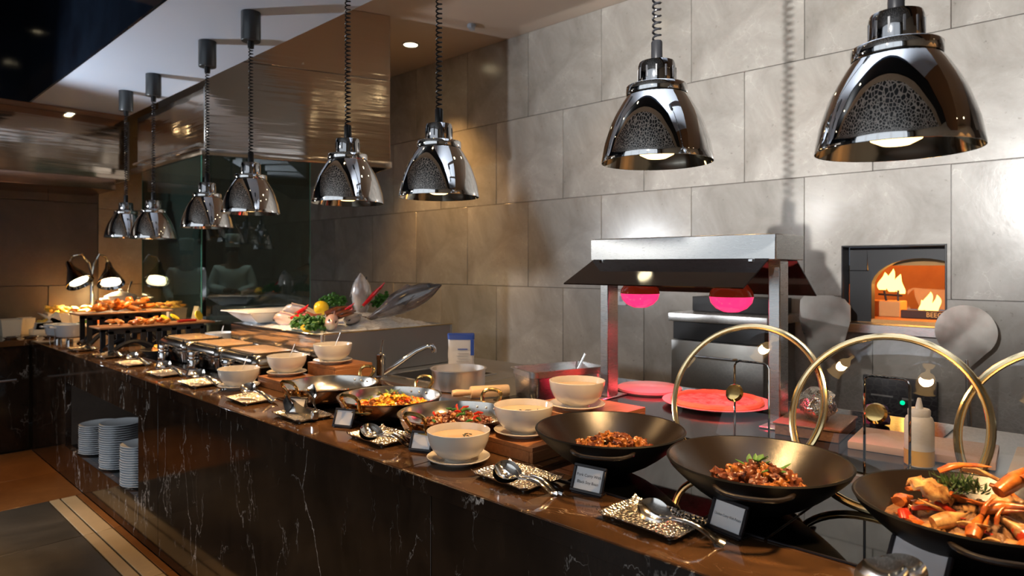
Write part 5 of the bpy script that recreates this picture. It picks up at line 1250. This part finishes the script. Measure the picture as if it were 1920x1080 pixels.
for sx in (-1, 1): obj('napkin_fold', xf(prism([(-.08, 0), (.08, 0), (.07, .05), (sx*.055, .11), (-.02*sx, .045), (-.07, .04)], -.045, .045), T(0, 0, .046) @ R(PI/2, 'X') @ R(0)), 'paper_white', bb)
scatter('bread_roll', 1.09, 1.19, 5.58, 5.64, .985, 6, ['fries'], 'golden bread piece in the white napkin', 'bread', 'bread in the napkin', .024, 43, .03)
for i, (xx, yy) in enumerate(((1.00, 5.42), (1.10, 5.36), (.90, 5.45))):
    lab = ['silver dish at the inner corner of the counters', 'small silver dish beside the pale pots', 'silver dish at the left picture edge'][i]
    t = thing('silver_dish', lab, 'dish', (xx, yy, .9102), group='small silver dishes'); obj('dish', lathe([(0, 0), (.03, 0), (.045, .012), (.046, .014), (.042, .014), (.028, .004), (0, .004)], 24), 'chrome', t); obj('content', lathe([(0, .006), (.03, .006), (.0, .012)], 16), 'white_china', t)

# ================================================================== COOKS BEHIND THE GLASS
def cook(x, y, yaw, k, label, armpose):
    q = lambda v: tuple(Vector(v)*k)
    t = None
    # skeleton in local units (person about 1.36 working units tall), facing -Y local
    V = dict(pel=(0, 0, .74), wai=(0, 0, .86), che=(0, -.01, 1.03), sho=(0, 0, 1.15), nec=(0, -.005, 1.21), hd0=(0, -.02, 1.27), hd1=(0, -.02, 1.36),
             hl=(.075, 0, .70), kl=(.08, -.02, .40), al=(.08, .01, .06), tl=(.085, -.10, .025), hr=(-.075, 0, .70), kr=(-.08, -.02, .40), ar=(-.08, .01, .06), tr=(-.085, -.10, .025),
             sl=(.145, 0, 1.14), el=armpose[0], wl=armpose[1], ml=armpose[2], sr=(-.145, 0, 1.14), er=armpose[3], wr=armpose[4], mr=armpose[5])
    rad = dict(pel=.11, wai=.10, che=.115, sho=.08, nec=.045, hd0=.06, hd1=.068, hl=.075, kl=.052, al=.036, tl=.03, hr=.075, kr=.052, ar=.036, tr=.03, sl=.052, el=.04, wl=.028, ml=.026, sr=.052, er=.04, wr=.028, mr=.026)
    E_ = [('pel', 'wai'), ('wai', 'che'), ('che', 'sho'), ('sho', 'nec'), ('nec', 'hd0'), ('hd0', 'hd1'), ('pel', 'hl'), ('hl', 'kl'), ('kl', 'al'), ('al', 'tl'), ('pel', 'hr'), ('hr', 'kr'), ('kr', 'ar'), ('ar', 'tr'), ('sho', 'sl'), ('sl', 'el'), ('el', 'wl'), ('wl', 'ml'), ('sho', 'sr'), ('sr', 'er'), ('er', 'wr'), ('wr', 'mr')]
    def sk(keys, grow, trim=()):
        ix = {n_: i for i, n_ in enumerate(keys)}
        return skin_pts([q(V[n_]) for n_ in keys], [(ix[a], ix[b]) for a, b in E_ if a in ix and b in ix], [((rad[n_]+grow)*k*(1.25 if n_ in ('che', 'wai', 'pel') else 1), (rad[n_]+grow)*k*.85 if n_ in ('che', 'wai', 'pel') else (rad[n_]+grow)*k) for n_ in keys], 2, 0)
    body = obj('person', sk(list(V), 0), 'skin', None, (x, y, Z0), yaw, 180)
    tag(body, label, 'person', 'cooks behind the glass')
    obj('jacket', sk(['pel', 'wai', 'che', 'sho', 'sl', 'el', 'wl', 'sr', 'er', 'wr'], .014), 'jacket_white', body, smooth=180)
    obj('trousers', sk(['pel', 'hl', 'kl', 'al', 'hr', 'kr', 'ar'], .014), 'apron_dark', body, smooth=180)
    ap = [[(math.sin(a)*.155*k, -math.cos(a)*.128*k, z*k) for a in [-1.1+2.2*j/10 for j in range(11)]] for z in (.88, .8, .7, .6, .5)]
    v, f = [p for r_ in ap for p in r_], [(i*11+j, i*11+j+1, (i+1)*11+j+1, (i+1)*11+j) for i in range(4) for j in range(10)]
    obj('apron', (v, f), 'apron_dark', body, smooth=180)
    obj('hat', lathe([(.066*k, 1.375*k), (.070*k, 1.376*k), (.072*k, 1.45*k), (.082*k, 1.49*k), (.07*k, 1.515*k), (0, 1.52*k)], 24), 'jacket_white', body, (0, -.02*k, 0))
    obj('hair', xf(blob(.071*k, .072*k, .06*k, 1, .05, 2, 2), T(0, -.008*k, 1.352*k)), 'hair_black', body)
    fz = 1.315*k
    for s in (-1, 1):
        e = obj('eye', xf(blob(.010*k, .006*k, .006*k, 1, 0, 1, 1), T(s*.026*k, -.082*k, fz+.012*k)), 'white_china', body); obj('pupil', xf(blob(.004*k, .004*k, .004*k, 1, 0, 1, 1), T(s*.026*k, -.088*k, fz+.012*k)), 'hair_black', e)
        obj('ear', xf(blob(.008*k, .014*k, .02*k, 2, .1, 1, 1), T(s*.068*k, -.015*k, fz+.0*k)), 'skin', body)
        side = 'ml' if s > 0 else 'mr'; pr_ = 'wl' if s > 0 else 'wr'
        m0 = Vector(V[side])*k; dr = (Vector(V[side])-Vector(V[pr_])).normalized()
        sd = dr.cross(Vector((0, 0, 1))).normalized()
        for i, ln in enumerate((.05, .058, .056, .045)):
            o0 = m0+sd*((i-1.5)*.014*k)+dr*.012*k; obj('finger', tube([o0, o0+dr*ln*.5*k, o0+dr*ln*.85*k+Vector((0, 0, -.02*k))], [.0075*k, .007*k, .005*k], 6), 'skin', body)
        o0 = m0-dr*.005*k+sd*.02*k*s; obj('thumb', tube([o0, o0+(sd*s+dr).normalized()*.03*k, o0+(sd*s*.6+dr).normalized()*.045*k], [.009*k, .008*k, .006*k], 6), 'skin', body)
    obj('nose', xf(blob(.010*k, .012*k, .018*k, 1, 0, 1, 1), T(0, -.09*k, fz-.002*k)), 'skin', body); obj('mouth', xf(blob(.018*k, .004*k, .004*k, 1, 0, 1, 1), T(0, -.082*k, fz-.034*k)), 'pepper_red', body)
folded = [(.21, -.03, .95), (.06, -.17, .90), (.01, -.18, .90), (-.21, -.03, .95), (-.06, -.17, .92), (-.0, -.20, .93)]
down = [(.20, -.02, .93), (.16, -.16, .82), (.14, -.21, .80), (-.20, -.02, .93), (-.16, -.16, .82), (-.14, -.21, .80)]
cook(3.12, 7.15, -.45, 1.02, 'cook in white jacket and tall white hat, hands together, right one behind the glass', folded)
cook(2.92, 7.90, -.35, 1.0, 'cook in white jacket and white hat at the kitchen counter, left one behind the glass', down)
kt = thing('kitchen_table', 'steel kitchen table behind the glass in front of the cooks', 'table', (2.35, 5.9, Z0))
obj('tabletop', box(0, .9, 0, .62, .69, .72, .004), 'steel_dull', kt)
for sx in (.03, .87):
    for sy in (.03, .59): obj('leg', tube([(sx, sy, 0), (sx, sy, .69)], .018, 8), 'steel_dull', kt)
kb = thing('mixing_bowl', 'pale mixing bowl on the kitchen table behind the glass', 'bowl', (2.75, 6.1, .9102)); obj('body', lathe([(0, 0), (.07, 0), (.14, .09), (.145, .095), (.135, .09), (.066, .008), (0, .008)], 32), 'white_china', kb)
